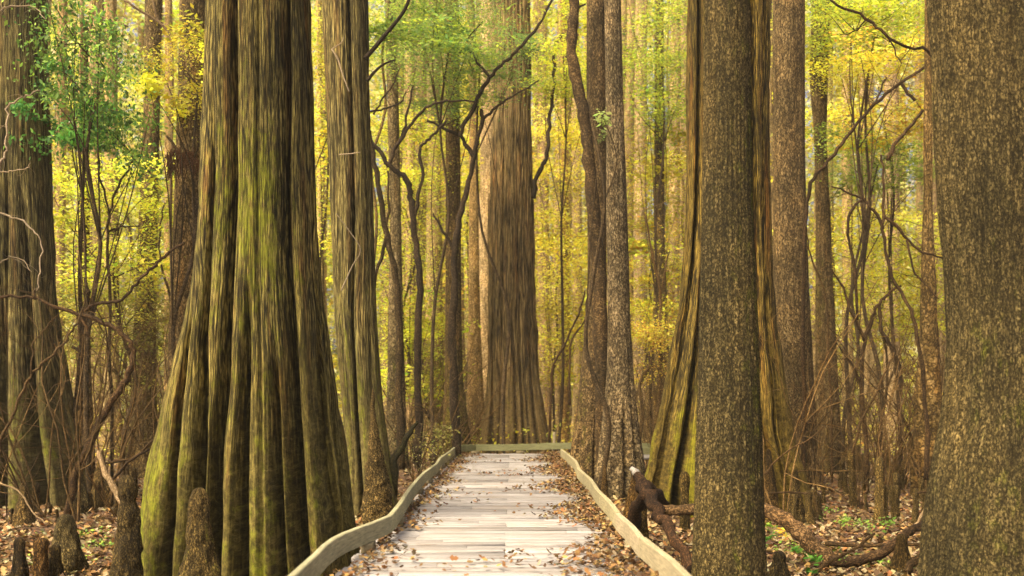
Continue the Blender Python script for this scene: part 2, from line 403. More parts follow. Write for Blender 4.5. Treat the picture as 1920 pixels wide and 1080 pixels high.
# ================================================================== BOARDWALK
DZ = .45
def boardwalk():
    root = empty('boardwalk', (0, 16, 0)); tag(root, 'weathered grey plank boardwalk with low kerb rails leading into the woods', 'boardwalk')
    k = NB('weathered_planks'); geo = k.n('ShaderNodeTexCoord').outputs['Object']; at = k.n('ShaderNodeAttribute', attribute_name='plank').outputs['Fac']
    cb = k.n('ShaderNodeCombineXYZ'); k.l(k.math('MULTIPLY', at, 31.0), cb.inputs[2]); va = k.n('ShaderNodeVectorMath', operation='ADD'); k.l(geo, va.inputs[0]); k.l(cb.outputs[0], va.inputs[1])
    g1 = k.noise(va.outputs[0], 9, 8, .7, (.35, 6, 1), .3); g2 = k.noise(va.outputs[0], 1.7, 4, .6)
    c = k.ramp(g1, [(.28, (.10, .08, .065)), (.45, (.24, .228, .212)), (.7, (.365, .352, .33))])
    c = k.mix(1, c, k.ramp(at, [(0, (.55, .52, .49)), (.5, (.95, .93, .91)), (1, (1.12, 1.09, 1.07))]), 'MULTIPLY')
    c = k.mix(k.ramp(g2, [(.46, (0, 0, 0)), (.72, (.75, .75, .75))]), c, (.18, .145, .11)); k.l(c, k.b.inputs['Base Color']); k.b.inputs['Roughness'].default_value = .8
    bp = k.n('ShaderNodeBump'); bp.inputs['Strength'].default_value = .35; bp.inputs['Distance'].default_value = .01; k.l(g1, bp.inputs['Height']); k.l(bp.outputs[0], k.b.inputs['Normal'])
    # planks
    V, Q, A = [], [], []
    g = random.Random(3)
    def box(x0, x1, y0, y1, z0, z1, a, sk=0, tw=0):
        o = len(V); b = .004
        for (z, e) in ((z0, 0), (z1 - b, 0), (z1, b)):
            V.extend([(x0 + e, y0 + e + sk, z), (x1 - e, y0 + e, z + tw), (x1 - e, y1 - e, z + tw), (x0 + e, y1 - e + sk, z)]); A.extend([a] * 4)
        for l in (0, 4):
            for i in range(4): Q.append((o + l + i, o + l + (i + 1) % 4, o + l + 4 + (i + 1) % 4, o + l + 4 + i))
        Q.append((o + 8, o + 9, o + 10, o + 11)); Q.append((o + 3, o + 2, o + 1, o))
    y = -1.0
    while y < 26.1:
        wd = .138 + g.uniform(-.004, .004); e = g.uniform(-.03, .03); a = g.random(); z = DZ + g.uniform(-.009, .009)
        xr = 1.16 if y < 24.0 else 1.16
        js = -.06 + g.uniform(-.004, .004)
        if g.random() < .6: js = g.choice((-1.0, .9)) * g.uniform(.25, .95)
        box(-1.27 + e, js - .0015, y, y + wd, z - .038, z, a, g.uniform(-.003, .003), g.uniform(-.004, .004))
        box(js + .0015, xr + e, y + g.uniform(-.002, .002), y + wd, z - .038 + .001, z + .001, a, 0, g.uniform(-.004, .004)); y += wd + g.uniform(.010, .024)
    x = 1.20
    while x < 5.4:                                   # the walk turns right behind the trees
        wd = .138; z = DZ + g.uniform(-.004, .004); box(x, x + wd, 24.1, 26.05, z - .038, z, g.random()); x += wd + .009
    link('decking', quads_mesh('decking', V, Q, False, None, None, {'plank': A}), k.m, root)
    # wood of rails
    k = NB('kerb_rail_wood'); uv = k.n('ShaderNodeTexCoord').outputs['UV']
    n1 = k.noise(uv, 16, 8, .7, (.35, 4, 1), .3); n2 = k.noise(uv, 1.6, 4, .6)
    c = k.ramp(n1, [(.3, (.12, .10, .06)), (.5, (.31, .27, .17)), (.7, (.48, .42, .29))])
    c = k.mix(k.ramp(n2, [(.35, (0, 0, 0)), (.65, (.6, .6, .6))]), c, (.16, .14, .085))
    c = k.mix(1, c, k.n('ShaderNodeObjectInfo').outputs['Color'], 'MULTIPLY')
    k.l(c, k.b.inputs['Base Color']); k.b.inputs['Roughness'].default_value = .8; RW = k.m
    bp = k.n('ShaderNodeBump'); bp.inputs['Strength'].default_value = .4; bp.inputs['Distance'].default_value = .008; k.l(n1, bp.inputs['Height']); k.l(bp.outputs[0], k.b.inputs['Normal'])
    def rail(pts, h=.155, t=.05, name='kerb_rail', sub=2, col=(1, 1, 1, 1)):
        """pts: 3D of the rail's top centre line; a board on edge that bends with it"""
        p = np.array(pts, float); n = len(p); out = []
        for i in range(n - 1):
            p0, p1, p2, p3 = p[max(i - 1, 0)], p[i], p[i + 1], p[min(i + 2, n - 1)]
            for s in range(sub):
                q = s / sub; out.append(.5 * ((2 * p1) + (-p0 + p2) * q + (2 * p0 - 5 * p1 + 4 * p2 - p3) * q * q + (-p0 + 3 * p1 - 3 * p2 + p3) * q ** 3))
        out.append(p[-1]); p = np.array(out); n = len(p); tn = np.gradient(p, axis=0); tn[:, 2] = 0; tn /= np.linalg.norm(tn, axis=1)[:, None]
        sd_ = np.stack([tn[:, 1], -tn[:, 0], np.zeros(n)], 1); b = .007
        prof = [(-t / 2, -h), (-t / 2, -b), (-t / 2 + b, 0), (t / 2 - b, 0), (t / 2, -b), (t / 2, -h)]
        V = np.stack([p + sd_ * a + np.array([0, 0, c_]) for a, c_ in prof], 1).reshape(-1, 3); m = len(prof); Q, U = [], []
        ln = np.concatenate([[0], np.cumsum(np.linalg.norm(np.diff(p, axis=0), axis=1))]); pv = [0, h, h + .01, h + t, h + t + .01, 2 * h + t, 2 * h + 2 * t]
        for i in range(n - 1):
            for j in range(m):
                j2 = (j + 1) % m; Q.append((i * m + j, i * m + j2, (i + 1) * m + j2, (i + 1) * m + j))
                U.append(((ln[i], pv[j]), (ln[i], pv[j + 1]), (ln[i + 1], pv[j + 1]), (ln[i + 1], pv[j])))
        me = bpy.data.meshes.new(name); me.from_pydata(V.tolist(), [], Q + [tuple(range(m)), tuple((n - 1) * m + j for j in range(m))][:1] + [tuple((n - 1) * m + j for j in reversed(range(m)))])
        l = me.uv_layers.new(name='UVMap'); u = np.array(U, dtype=np.float32).reshape(-1, 2); u = np.vstack([u, np.zeros((2 * m, 2), dtype=np.float32)]); l.data.foreach_set('uv', u.ravel())
        o = link(name, me, RW, root); o.color = col; return o
    def top3(pp, z=.68):
        return [((a - CX) * (F * (CAMZ - z) / (b - HY)) / F, F * (CAMZ - z) / (b - HY), z) for a, b in pp]
    Lp = [(548, 1077), (608, 1021), (644, 999), (696, 980), (730, 966), (748, 945), (769, 914), (795, 885), (818, 869), (825, 858), (840, 848), (856, 835)]
    Lt = top3(Lp); Lt = [(-1.30, -.9, .68), (-1.31, 2.5, .68)] + Lt
    rail(Lt[:7], col=(.95, 1, .85, 1)); rail([(a, b + (.02 if i == 0 else 0), c) for i, (a, b, c) in enumerate(Lt[6:])], col=(.92, .98, .8, 1))
    Rp = [(1289, 1077), (1263, 1051), (1234, 1029), (1206, 1007)]
    rt = [(1.10, -.9, .68), (1.08, 3, .68)] + top3(Rp)
    rail(rt, col=(1.05, 1.0, .86, 1))
    rail([(rt[-1][0] - .01, rt[-1][1] + .015, .677)] + top3([(1185, 985), (1159, 962)], .677), col=(1.12, 1.05, .95, 1))
    rail(top3([(1159, 960.5), (1141, 937), (1120, 917), (1107, 897), (1085, 878), (1079, 863), (1053, 842)], .68), col=(1.02, 1.0, .8, 1))
    e0 = Lt[-1]
    rail([(e0[0] + .03, e0[1] + .03, .68), (-.9, 26.25, .675), (-.2, 26.3, .67), (.6, 26.33, .69), (1.3, 26.36, .71), (3, 26.4, .70), (5.5, 26.4, .69)], col=(.55, .62, .38, 1))
    rail([(1.9, 24.02, .68), (3.4, 24.0, .69), (5.4, 24.0, .68)], col=(.6, .66, .4, 1))
    # spacer blocks under the rails and pilings below the deck
    def blk(x, y, z0, z1, w_, name, rot=0, d=None):
        V, Q = [], []; d = d or w_
        for z, e in ((z0, 0), (z1 - .005, 0), (z1, .004)):
            for sx, sy in ((-1, -1), (1, -1), (1, 1), (-1, 1)):
                ux, uy = sx * (w_ / 2 - e), sy * (d / 2 - e); V.append((x + ux * math.cos(rot) - uy * math.sin(rot), y + ux * math.sin(rot) + uy * math.cos(rot), z))
        for l in (0, 4):
            for i in range(4): Q.append((l + i, l + (i + 1) % 4, l + 4 + (i + 1) % 4, l + 4 + i))
        Q += [(8, 9, 10, 11), (3, 2, 1, 0)]
        uvs = [((0, 0), (w_, 0), (w_, .2), (0, .2))] * len(Q)
        o = link(name, quads_mesh(name, V, Q, False, uvs), RW, root); o.color = (.55, .5, .38, 1)
    def along(pts, step):
        p = np.array(pts); ln = np.concatenate([[0], np.cumsum(np.linalg.norm(np.diff(p, axis=0), axis=1))])
        for s in np.arange(.4, ln[-1] - .1, step): yield [float(np.interp(s, ln, p[:, i])) for i in range(3)]
    for x, y, z in along(Lt, 1.9): blk(x, y, DZ, z - .157, .09, 'spacer_block', 0, .28)
    for x, y, z in along(rt[:4] + top3([(1159, 962), (1141, 937), (1120, 917), (1107, 897), (1085, 878), (1079, 863), (1053, 842)]), 1.9): blk(x, y, DZ, z - .157, .09, 'spacer_block', 0, .28)
    for x in (-.9, .2, 1.2, 3, 5): blk(x, 26.0 if x < 1.1 else 26.0, DZ, .52, .2, 'spacer_block', 0, .07)
    blk(1.045, 26.43, 0, .98, .07, 'post')
    for y in np.arange(0, 26, 2.4):
        for x in (-1.1, 1.0): blk(x, y, -.2, DZ - .17, .14, 'piling')
    for x in (-1.1, -.05, 1.0): blk(x, 12.4, DZ - .165, DZ - .045, .05, 'joist', 0, 26.6)
boardwalk()

# ================================================================== traced big trees
def rand_creases(n, s, wd, seed, ztop=99):
    g = random.Random(seed); return [(-180 + 360 * (i + g.uniform(.1, .9)) / n, s * g.uniform(.6, 1.3), wd * g.uniform(.7, 1.3), ztop * g.uniform(.6, 1.2) if ztop < 50 else 99) for i in range(n)]
def tree(name, label, Y, outline, mat, cat='tree', group=None, col=None, extra=(), **kw):
    zb = 0; mid = outline[-1]; root = empty(name, P((mid[1] + mid[2]) / 2, HY + CAMZ * F / Y, Y)); tag(root, label, cat, group)
    o = link('trunk', trunk_mesh('trunk', Y, outline, **kw), M[mat], root)
    if col: o.color = col
    for t in extra:
        e = link(t[0], tubes_mesh(t[0], t[2]), M[t[1]], root)
    return root

# big fluted cypress on the left
T2c = [([(0, 437), (400, 437), (540, 430), (715, 418), (840, 398), (965, 393), (1080, 384)], .36, 7),
       ([(0, 535), (400, 536), (540, 538), (715, 544), (840, 548), (1040, 556), (1080, 558)], .40, 7.5),
       ([(300, 400), (540, 388), (705, 377), (910, 364), (1080, 345)], .36, 6, 4.8),
       ([(500, 468), (640, 463), (755, 455), (890, 448), (1080, 445)], .34, 5.5, 3.0),
       ([(500, 506), (690, 513), (865, 515), (990, 518), (1080, 520)], .26, 5, 2.5),
       ([(0, 572), (300, 580), (540, 588), (740, 595), (890, 610), (1000, 630), (1080, 640)], .40, 7, 6),
       ([(600, 362), (800, 325), (1080, 302)], .25, 5, 2.8), ([(0, 486), (300, 484), (600, 486), (700, 488)], .07, 5),
       (-80, .2, 10, 99), (78, .25, 10, 99), (100, .25, 9), (128, .25, 9), (160, .3, 9), (-160, .3, 9), (-130, .25, 9), (-100, .25, 9)]
tree('cypress_tree', 'massive fluted mossy cypress with buttressed base left of the boardwalk', 11.0,
     [(0, 386, 589), (200, 379, 592), (400, 373, 600), (500, 363, 608), (600, 346, 620), (700, 320, 638), (800, 292, 655), (900, 270, 672), (980, 262, 682), (1080, 250, 698)],
     'cypress', nth=420, dz=.045, creases=T2c, ridge=.0045, ridge_k=256, moss=.95, moss_side=-35, moss_top=6.0, seed=3, lump=.04, uvk=1.25)
# cypress cut by the left frame edge
tree('cypress_tree', 'grey brown cypress with spreading buttresses cut by the left picture edge', 18.0,
     [(0, -45, 84), (200, -45, 88), (400, -45, 94), (560, -50, 104), (650, -62, 118), (750, -80, 138), (850, -100, 160), (940, -115, 178)],
     'cypress_grey', col=(.82, .86, .72, 1), nth=260, dz=.07, creases=[([(0, 34), (300, 38), (500, 46), (605, 50), (750, 50), (840, 55), (915, 65)], .42, 8, 5.5), ([(560, 92), (665, 102), (780, 115), (850, 130), (930, 140)], .42, 7, 3.4), ([(500, 4), (750, -2), (930, -10)], .3, 6, 4), (75, .2, 10, 4), (-60, .25, 9, 5)] + rand_creases(6, .25, 9, 4, 6)[3:], ridge=.008, ridge_k=128, moss=.7, moss_top=4.0, moss_side=10, seed=5, lump=.05)
tree('cypress_tree', 'twin stemmed grey cypress right behind the massive fluted cypress', 16.5,
     [(0, 604, 690), (200, 612, 692), (400, 620, 700), (600, 628, 706), (750, 640, 716), (850, 648, 730), (960, 640, 748)],
     'cypress_grey', col=(.85, .88, .72, 1), nth=220, dz=.07, creases=[([(0, 652), (400, 663), (600, 660), (850, 672), (960, 680)], .5, 8), ([(0, 676), (400, 690), (700, 694), (900, 712)], .16, 6, 7), (-35, .10, 10, 6)] + rand_creases(5, .3, 9, 8, 4)[:2], ridge=.006, ridge_k=128, moss=.55, moss_top=6, seed=8, lump=.03,
     extra=[('branch', 'dark_wood', [ptube([(684, 110), (700, 92), (720, 68), (745, 38), (760, 16), (770, -10)], 16.3, 4.5, 3), ptube([(688, 152), (702, 135), (720, 120), (742, 112)], 16.3, 3.5, 1.5)]),
            ('twig', 'pale_wood', [ptube([(622, 92), (633, 110), (641, 135), (650, 160), (655, 172)], 15.6, 1.6, 1), ptube([(622, 92), (640, 80), (644, 70)], 15.6, 1.3, .7)]), ('twig', 'pale_wood', [ptube([(640, 545), (660, 500), (676, 470), (660, 440), (630, 400)], 15.6, 1.5, .8)]), ('twig', 'pale_wood', [ptube([(636, 290), (660, 288), (676, 285)], 15.6, 1.3, .8)])])
tree('cypress_tree', 'tall central cypress standing behind the far end of the boardwalk', 31.0,
     [(0, 930, 994), (200, 926, 995), (400, 917, 1000), (600, 916, 1004), (700, 914, 1014), (760, 906, 1024), (820, 898, 1036), (880, 888, 1046)],
     'cypress_far', col=(1.0, .88, .66, 1), nth=200, dz=.12, creases=rand_creases(11, .22, 8, 14, 5) + [([(0, 948), (400, 944), (700, 940), (820, 932)], .14, 8), ([(500, 972), (700, 976), (830, 984)], .2, 6, 8), ([(600, 990), (760, 1000), (850, 1012)], .2, 6, 6), ([(600, 926), (760, 920), (850, 912)], .2, 6, 6)], ridge=.02, ridge_k=128, moss=.5, moss_top=7, depth_scale=1.0, moss_side=0, seed=12, lump=.05, worn=3,
     extra=[('branch', 'dark_wood', [ptube([(1000, 372), (1004, 345), (1012, 318), (1024, 298), (1028, 250), (1034, 200), (1040, 140), (1040, 90), (1056, 62)], 30.5, 5, 2.5, jit=.02)])])
tree('cypress_tree', 'orange and moss green buttressed cypress partly hidden by the scaly front trunk', 17.0,
     [(0, 1291, 1443), (200, 1288, 1443), (400, 1285, 1442), (500, 1281, 1447), (600, 1270, 1456), (700, 1252, 1470), (800, 1228, 1488), (900, 1202, 1512), (960, 1196, 1524)],
     'cypress', col=(1.0, .86, .6, 1), nth=300, dz=.06, creases=[([(0, 1316), (300, 1314), (500, 1304), (680, 1276), (800, 1257), (905, 1242), (960, 1238)], .5, 7), ([(500, 1322), (680, 1306), (790, 1297), (880, 1282), (960, 1276)], .45, 6, 6), ([(0, 1412), (400, 1416), (600, 1418), (780, 1428), (860, 1450), (940, 1474)], .6, 8), ([(400, 1434), (600, 1440), (800, 1462), (950, 1500)], .18, 6, 5), (0, .3, 9), (-78, .2, 8, 5)] + rand_creases(5, .3, 9, 3)[3:], ridge=.005, ridge_k=192, moss=.85, moss_side=-60, moss_top=3.7, seed=21, lump=.05)
tree('tupelo_tree', 'scaly brown tupelo trunk close to the right rail of the boardwalk', 8.8,
     [(0, 1322, 1405), (200, 1320, 1407), (400, 1317, 1411), (600, 1312, 1418), (800, 1308, 1425), (1000, 1300, 1432), (1140, 1294, 1440)],
     'tupelo', nth=260, dz=.03, ridge=.005, ridge_k=128, moss=.52, moss_top=12, moss_side=60, seed=31, lump=.03, uvk=1)
tree('tupelo_tree', 'huge rough barked trunk cut by the right picture edge', 8.0,
     [(0, 1745, 1985), (150, 1756, 1988), (400, 1769, 1995), (550, 1781, 2000), (640, 1783, 2006), (720, 1781, 2010), (800, 1774, 2015), (900, 1752, 2030), (1000, 1738, 2040), (1180, 1728, 2060)],
     'tupelo', nth=320, dz=.03, ridge=.012, ridge_k=128, moss=.58, moss_top=12, moss_side=30, seed=37, lump=.035)
tree('gum_tree', 'speckled grey trunk just right of the end of the right rail', 19.5,
     [(0, 1134, 1164), (200, 1136, 1168), (400, 1137, 1176), (600, 1140, 1181), (700, 1138, 1188), (800, 1128, 1198), (870, 1118, 1210), (940, 1108, 1220)],
     'gum', nth=150, dz=.1, creases=rand_creases(7, .25, 10, 9, 2.6), ridge=.006, ridge_k=64, moss=.35, moss_top=2.5, seed=41)
tree('gum_tree', 'straight brown trunk behind the curved dark trunk beyond the right rail', 22.8,
     [(0, 1100, 1136), (200, 1100, 1136), (400, 1102, 1137), (550, 1102, 1137), (650, 1094, 1137), (750, 1084, 1138), (830, 1070, 1140), (890, 1060, 1146)],
     'gum', col=(.75, .68, .55, 1), nth=130, dz=.12, creases=rand_creases(6, .2, 10, 19, 2.2), ridge=.006, ridge_k=64, moss=.5, moss_top=4, seed=43)
o = empty('crooked_tree', P(1128, 905, 21.6)); tag(o, 'dark curved slender trunk snaking up beside the speckled grey trunk', 'tree')
link('trunk', tubes_mesh('trunk', [ptube([(1130, 925), (1130, 800), (1128, 700), (1126, 600), (1122, 500), (1113, 400), (1104, 300), (1098, 235), (1085, 170), (1074, 110), (1072, 60), (1078, 20), (1072, -30), (1080, -120)], 21.6, 14, 9, sides=12, jit=.01)]), M['dark_wood'], o).color = (1.8, 1.7, 1.3, 1)
link('branch', tubes_mesh('branch', [ptube([(1080, 20), (1088, 12), (1098, 8)], 21.6, 3, 1.5)]), M['dark_wood'], o)
tree('gum_tree', 'grey brown trunk immediately right of the buttressed orange cypress', 22.0,
     [(0, 1450, 1508), (300, 1450, 1508), (500, 1452, 1514), (700, 1456, 1524), (850, 1450, 1532), (910, 1444, 1540)],
     'gum', col=(.85, .78, .62, 1), nth=150, dz=.1, ridge=.007, ridge_k=64, creases=rand_creases(6, .15, 10, 29, 2.2), moss=.35, moss_top=3, seed=47)
tree('gum_tree', 'narrow trunk with dark wet base second right of the orange cypress', 25.5,
     [(0, 1523, 1556), (150, 1518, 1552), (250, 1527, 1549), (400, 1530, 1556), (500, 1530, 1560), (700, 1530, 1570), (800, 1528, 1576), (890, 1518, 1584)],
     'mid_bark', col=(.6, .55, .45, 1), nth=100, dz=.12, ridge=.006, ridge_k=64, moss=.55, moss_top=9, seed=49, lump=.05)
tree('slender_tree', 'slim dark trunk rising behind the left end of the far rail', 29.0,
     [(0, 834, 860), (200, 836, 862), (400, 836, 864), (600, 835, 865), (720, 834, 868), (790, 830, 878), (860, 824, 888)],
     'mid_bark', col=(.62, .55, .42, 1), nth=100, dz=.12, ridge=.006, ridge_k=64, moss=.6, moss_top=9, seed=51)
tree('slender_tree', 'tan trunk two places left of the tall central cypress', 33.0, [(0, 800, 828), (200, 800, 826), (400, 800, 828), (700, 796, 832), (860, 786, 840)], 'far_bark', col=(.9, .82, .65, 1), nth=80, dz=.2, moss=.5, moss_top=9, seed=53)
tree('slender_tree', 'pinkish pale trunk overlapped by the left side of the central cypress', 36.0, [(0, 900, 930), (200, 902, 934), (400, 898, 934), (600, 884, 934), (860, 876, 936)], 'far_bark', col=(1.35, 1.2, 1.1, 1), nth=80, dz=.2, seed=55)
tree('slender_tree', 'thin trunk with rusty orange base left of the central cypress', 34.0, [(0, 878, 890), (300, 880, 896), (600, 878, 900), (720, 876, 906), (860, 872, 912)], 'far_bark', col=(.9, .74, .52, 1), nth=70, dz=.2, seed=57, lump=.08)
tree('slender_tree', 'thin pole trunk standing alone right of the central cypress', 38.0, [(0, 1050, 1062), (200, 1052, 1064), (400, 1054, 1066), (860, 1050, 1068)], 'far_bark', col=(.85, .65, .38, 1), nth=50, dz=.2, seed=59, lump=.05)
tree('slender_tree', 'brown trunk with shrubby base left of the orange cypress buttress', 32.0, [(440, 1226, 1246), (600, 1224, 1252), (700, 1214, 1256), (850, 1198, 1262)], 'mid_bark', col=(.75, .7, .55, 1), nth=80, dz=.15, cap=False, ztop=Zof(-100, 32), moss=.3, moss_top=5, seed=61, lump=.06)
tree('slender_tree', 'brown trunk seen through the gap left of the crooked sapling', 27.0, [(0, 722, 742), (200, 726, 748), (400, 732, 752), (600, 728, 756), (800, 724, 762), (880, 716, 768)], 'mid_bark', nth=80, dz=.15, moss=.4, moss_top=7, seed=63, lump=.05)
tree('slender_tree', 'mottled trunk behind the holly foliage left of the fluted cypress', 24.0, [(0, 272, 304), (200, 270, 300), (400, 262, 296), (600, 252, 292), (750, 246, 292), (890, 228, 304)], 'mid_bark', col=(.8, .75, .6, 1), nth=100, dz=.12, moss=.5, moss_top=8, seed=65, lump=.06)
tree('slender_tree', 'tan leaning trunk with shaggy clump tucked behind the fluted cypress', 20.5, [(0, 338, 386), (300, 330, 380), (500, 322, 372), (700, 316, 370), (920, 300, 380)], 'mid_bark', col=(1, .9, .7, 1), nth=100, dz=.12, moss=.3, moss_top=6, seed=67, lump=.07,
     extra=[('broken_branch', 'brown_wood', [ptube([(365, 470), (366, 420), (364, 372)], 19.3, 4.5, 5, sides=9)]), ('branch', 'brown_wood', [ptube([(340, 300), (325, 270), (312, 255)], 19.6, 3.5, 2)])])
tree('slender_tree', 'short brown trunk between the left edge cypress and the holly', 23.0, [(300, 150, 166), (500, 148, 168), (700, 144, 170), (900, 134, 178)], 'mid_bark', col=(.6, .5, .4, 1), nth=70, dz=.15, seed=69, lump=.08)
tree('slender_tree', 'pale yellow green stem next to the dark wet trunk on the right', 30.0, [(330, 1548, 1562), (600, 1544, 1566), (860, 1540, 1570)], 'far_bark', col=(.8, .8, .5, 1), nth=60, dz=.2, seed=71, ztop=12)
tree('slender_tree', 'rotten orange brown trunk left of the huge right hand trunk', 19.0, [(380, 1732, 1748), (600, 1726, 1756), (720, 1716, 1762), (840, 1712, 1770), (930, 1706, 1776)], 'mid_bark', col=(.78, .68, .46, 1), nth=90, dz=.1, seed=73, lump=.16, ztop=12)
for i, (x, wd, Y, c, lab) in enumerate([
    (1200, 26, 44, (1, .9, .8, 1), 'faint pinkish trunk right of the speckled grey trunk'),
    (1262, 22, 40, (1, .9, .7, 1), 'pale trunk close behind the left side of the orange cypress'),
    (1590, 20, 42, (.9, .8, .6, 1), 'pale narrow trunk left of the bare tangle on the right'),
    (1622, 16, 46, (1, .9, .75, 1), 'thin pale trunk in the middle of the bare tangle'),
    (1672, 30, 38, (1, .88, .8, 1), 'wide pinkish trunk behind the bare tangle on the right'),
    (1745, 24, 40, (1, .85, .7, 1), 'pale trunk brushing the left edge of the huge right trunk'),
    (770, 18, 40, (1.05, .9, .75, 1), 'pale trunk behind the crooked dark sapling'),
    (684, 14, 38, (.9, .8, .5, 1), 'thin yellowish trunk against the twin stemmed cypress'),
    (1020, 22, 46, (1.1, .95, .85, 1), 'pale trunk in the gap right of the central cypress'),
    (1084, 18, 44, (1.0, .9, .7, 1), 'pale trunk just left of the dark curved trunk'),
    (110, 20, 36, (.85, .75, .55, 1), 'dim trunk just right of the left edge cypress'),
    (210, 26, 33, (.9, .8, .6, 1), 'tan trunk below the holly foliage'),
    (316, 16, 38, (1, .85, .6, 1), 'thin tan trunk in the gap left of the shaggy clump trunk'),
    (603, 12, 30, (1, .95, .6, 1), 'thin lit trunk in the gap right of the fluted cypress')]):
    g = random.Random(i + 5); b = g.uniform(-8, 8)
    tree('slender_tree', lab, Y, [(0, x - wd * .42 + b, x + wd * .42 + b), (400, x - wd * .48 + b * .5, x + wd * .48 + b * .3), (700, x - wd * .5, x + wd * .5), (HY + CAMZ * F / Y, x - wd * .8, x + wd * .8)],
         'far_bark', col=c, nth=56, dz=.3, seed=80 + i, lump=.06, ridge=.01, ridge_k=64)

# ================================================================== saplings and traced branches
def sapling(name, label, mat, tubes, cat='sapling', leaves=None, twigs=None, col=None):
    b = tubes[0][0][0]; root = empty(name, (b[0], b[1], 0)); tag(root, label, cat)
    main = [t for t in tubes if t[2].get('sides') != 4]; sets = [[t] for t in main]
    for t in tubes:
        if t[2].get('sides') == 4:
            q = np.array(t[0][0]); dd = []
            for m in main:
                p = np.array(m[0]); e = 9
                for i in range(len(p) - 1):
                    v = p[i + 1] - p[i]; u = np.clip(np.dot(q - p[i], v) / (np.dot(v, v) + 1e-9), 0, 1); e = min(e, np.linalg.norm(p[i] + v * u - q))
                dd.append(e)
            sets[int(np.argmin(dd))].append(t)
    for i, st in enumerate(sets):
        b_ = link('stem' if i == 0 else 'branch', tubes_mesh('stem' if i == 0 else 'branch', st), M[mat], root)
        if col: b_.color = col
    if twigs: link('twigs', tubes_mesh('twigs', twigs), M['pale_wood'], root)
    if leaves:
        V, Q, c = leaves; link('leaves', quads_mesh('leaves', V, Q, False, None, c), M['leaf'], root)
    return root
J = dict(jit=.012)
def randtwigs(tubes, n, L, seed, r=.006, up=.35):
    g = np.random.default_rng(seed); out = []
    for _ in range(n):
        t = tubes[g.integers(len(tubes))]; p = np.array(t[0]); k = g.integers(1, len(p)); q = p[k - 1] + (p[k] - p[k - 1]) * g.random()
        a = g.uniform(0, 2 * math.pi); d = np.array([math.cos(a), math.sin(a) * .5, up + g.normal(0, .5)]); d /= np.linalg.norm(d); l = L * g.uniform(.4, 1.2); pts = [q]
        for s in range(3): d = d + g.normal(0, .28, 3); d /= np.linalg.norm(d); pts.append(pts[-1] + d * l / 3)
        out.append((pts, [r, r * .75, r * .5, r * .3], dict(sides=4, sub=2)))
    return out
tA = [ptube([(858, 905), (854, 780), (850, 700), (848, 610), (852, 540), (853, 470), (862, 410), (876, 355), (888, 300), (896, 262), (904, 228), (903, 205)], 24.5, 9, 3.2, **J),
      ptube([(889, 296), (876, 274), (863, 255), (830, 240), (800, 226)], 24.5, 4.5, 2.2, **J),
      ptube([(863, 256), (868, 238), (885, 208), (902, 172), (918, 146), (940, 122), (962, 104), (985, 78), (1010, 48), (1038, -5)], 24.4, 4.5, 2.4, **J),
      ptube([(919, 146), (900, 122), (885, 100), (866, 88)], 24.4, 3, 1.4, **J), ptube([(903, 226), (925, 206), (950, 186), (990, 165), (1010, 150)], 24.5, 2.8, 1.2, **J),
      ptube([(851, 470), (836, 440), (820, 415), (812, 400)], 24.5, 3, 1.5, **J), ptube([(862, 100), (880, 70), (905, 40)], 24.4, 2, 1, **J)]
sapling('crooked_sapling', 'dark forked sapling with angular limbs behind the left end of the far rail', 'dark_wood', tA + randtwigs(tA, 22, 1.0, 5))
tB = [ptube([(782, 870), (786, 760), (782, 640), (788, 545), (781, 475), (775, 412), (770, 370), (765, 340), (745, 322), (730, 310), (712, 285), (695, 260), (690, 238)], 22.5, 8, 3.5, **J),
      ptube([(730, 310), (738, 285), (752, 260), (772, 232), (798, 203), (830, 191), (860, 190), (892, 190)], 22.5, 4, 1.6, **J),
      ptube([(776, 412), (784, 372), (792, 328), (787, 282), (800, 265), (818, 248), (836, 226)], 22.5, 3.6, 2.2, **J),
      ptube([(752, 260), (762, 225), (768, 190), (775, 160)], 22.5, 3, 1.3, **J), ptube([(694, 210), (720, 204), (750, 192), (762, 172)], 22.5, 2.2, 1.1, **J),
      ptube([(700, 215), (715, 190), (735, 160), (750, 128)], 22.5, 2, 1, **J)]
sapling('crooked_sapling', 'dark zigzag sapling with elbow bends between boardwalk and twin stemmed cypress', 'dark_wood', tB + randtwigs(tB, 26, .9, 6))
tC = [ptube([(752, 880), (750, 760), (748, 640), (745, 540), (728, 462), (716, 385), (702, 305), (692, 250), (690, 210)], 20.5, 8, 3.5, **J), ptube([(722, 430), (730, 380), (727, 320)], 20.5, 3, 1.8, **J), ptube([(726, 440), (710, 500), (700, 560)], 20.5, 4, 2, **J)]
sapling('crooked_sapling', 'leaning dark sapling crossing close beside the twin stemmed cypress', 'dark_wood', tC + randtwigs(tC, 16, .8, 7), col=(1.3, 1.3, 1, 1))
tD = [ptube([(1736, 900), (1738, 780), (1728, 690), (1716, 610), (1695, 560), (1668, 505), (1656, 430), (1658, 350), (1652, 290)], 18.0, 4.6, 2.0, **J), ptube([(1656, 430), (1640, 395), (1615, 372), (1590, 362), (1560, 350)], 18, 3, 1.4, **J),
      ptube([(1655, 405), (1690, 432), (1720, 468), (1748, 478), (1775, 492)], 18, 3, 1.6, **J), ptube([(1664, 300), (1676, 275), (1690, 255), (1712, 232), (1730, 205)], 18, 4, 3, **J), ptube([(1700, 450), (1712, 500), (1740, 540), (1760, 560)], 18, 2.4, 1, **J)]
sapling('bare_sapling', 'tallest bare sapling leaning toward the huge right hand trunk', 'dark_wood', tD + randtwigs(tD, 40, .9, 8), col=(1.7, 1.5, 1.2, 1))
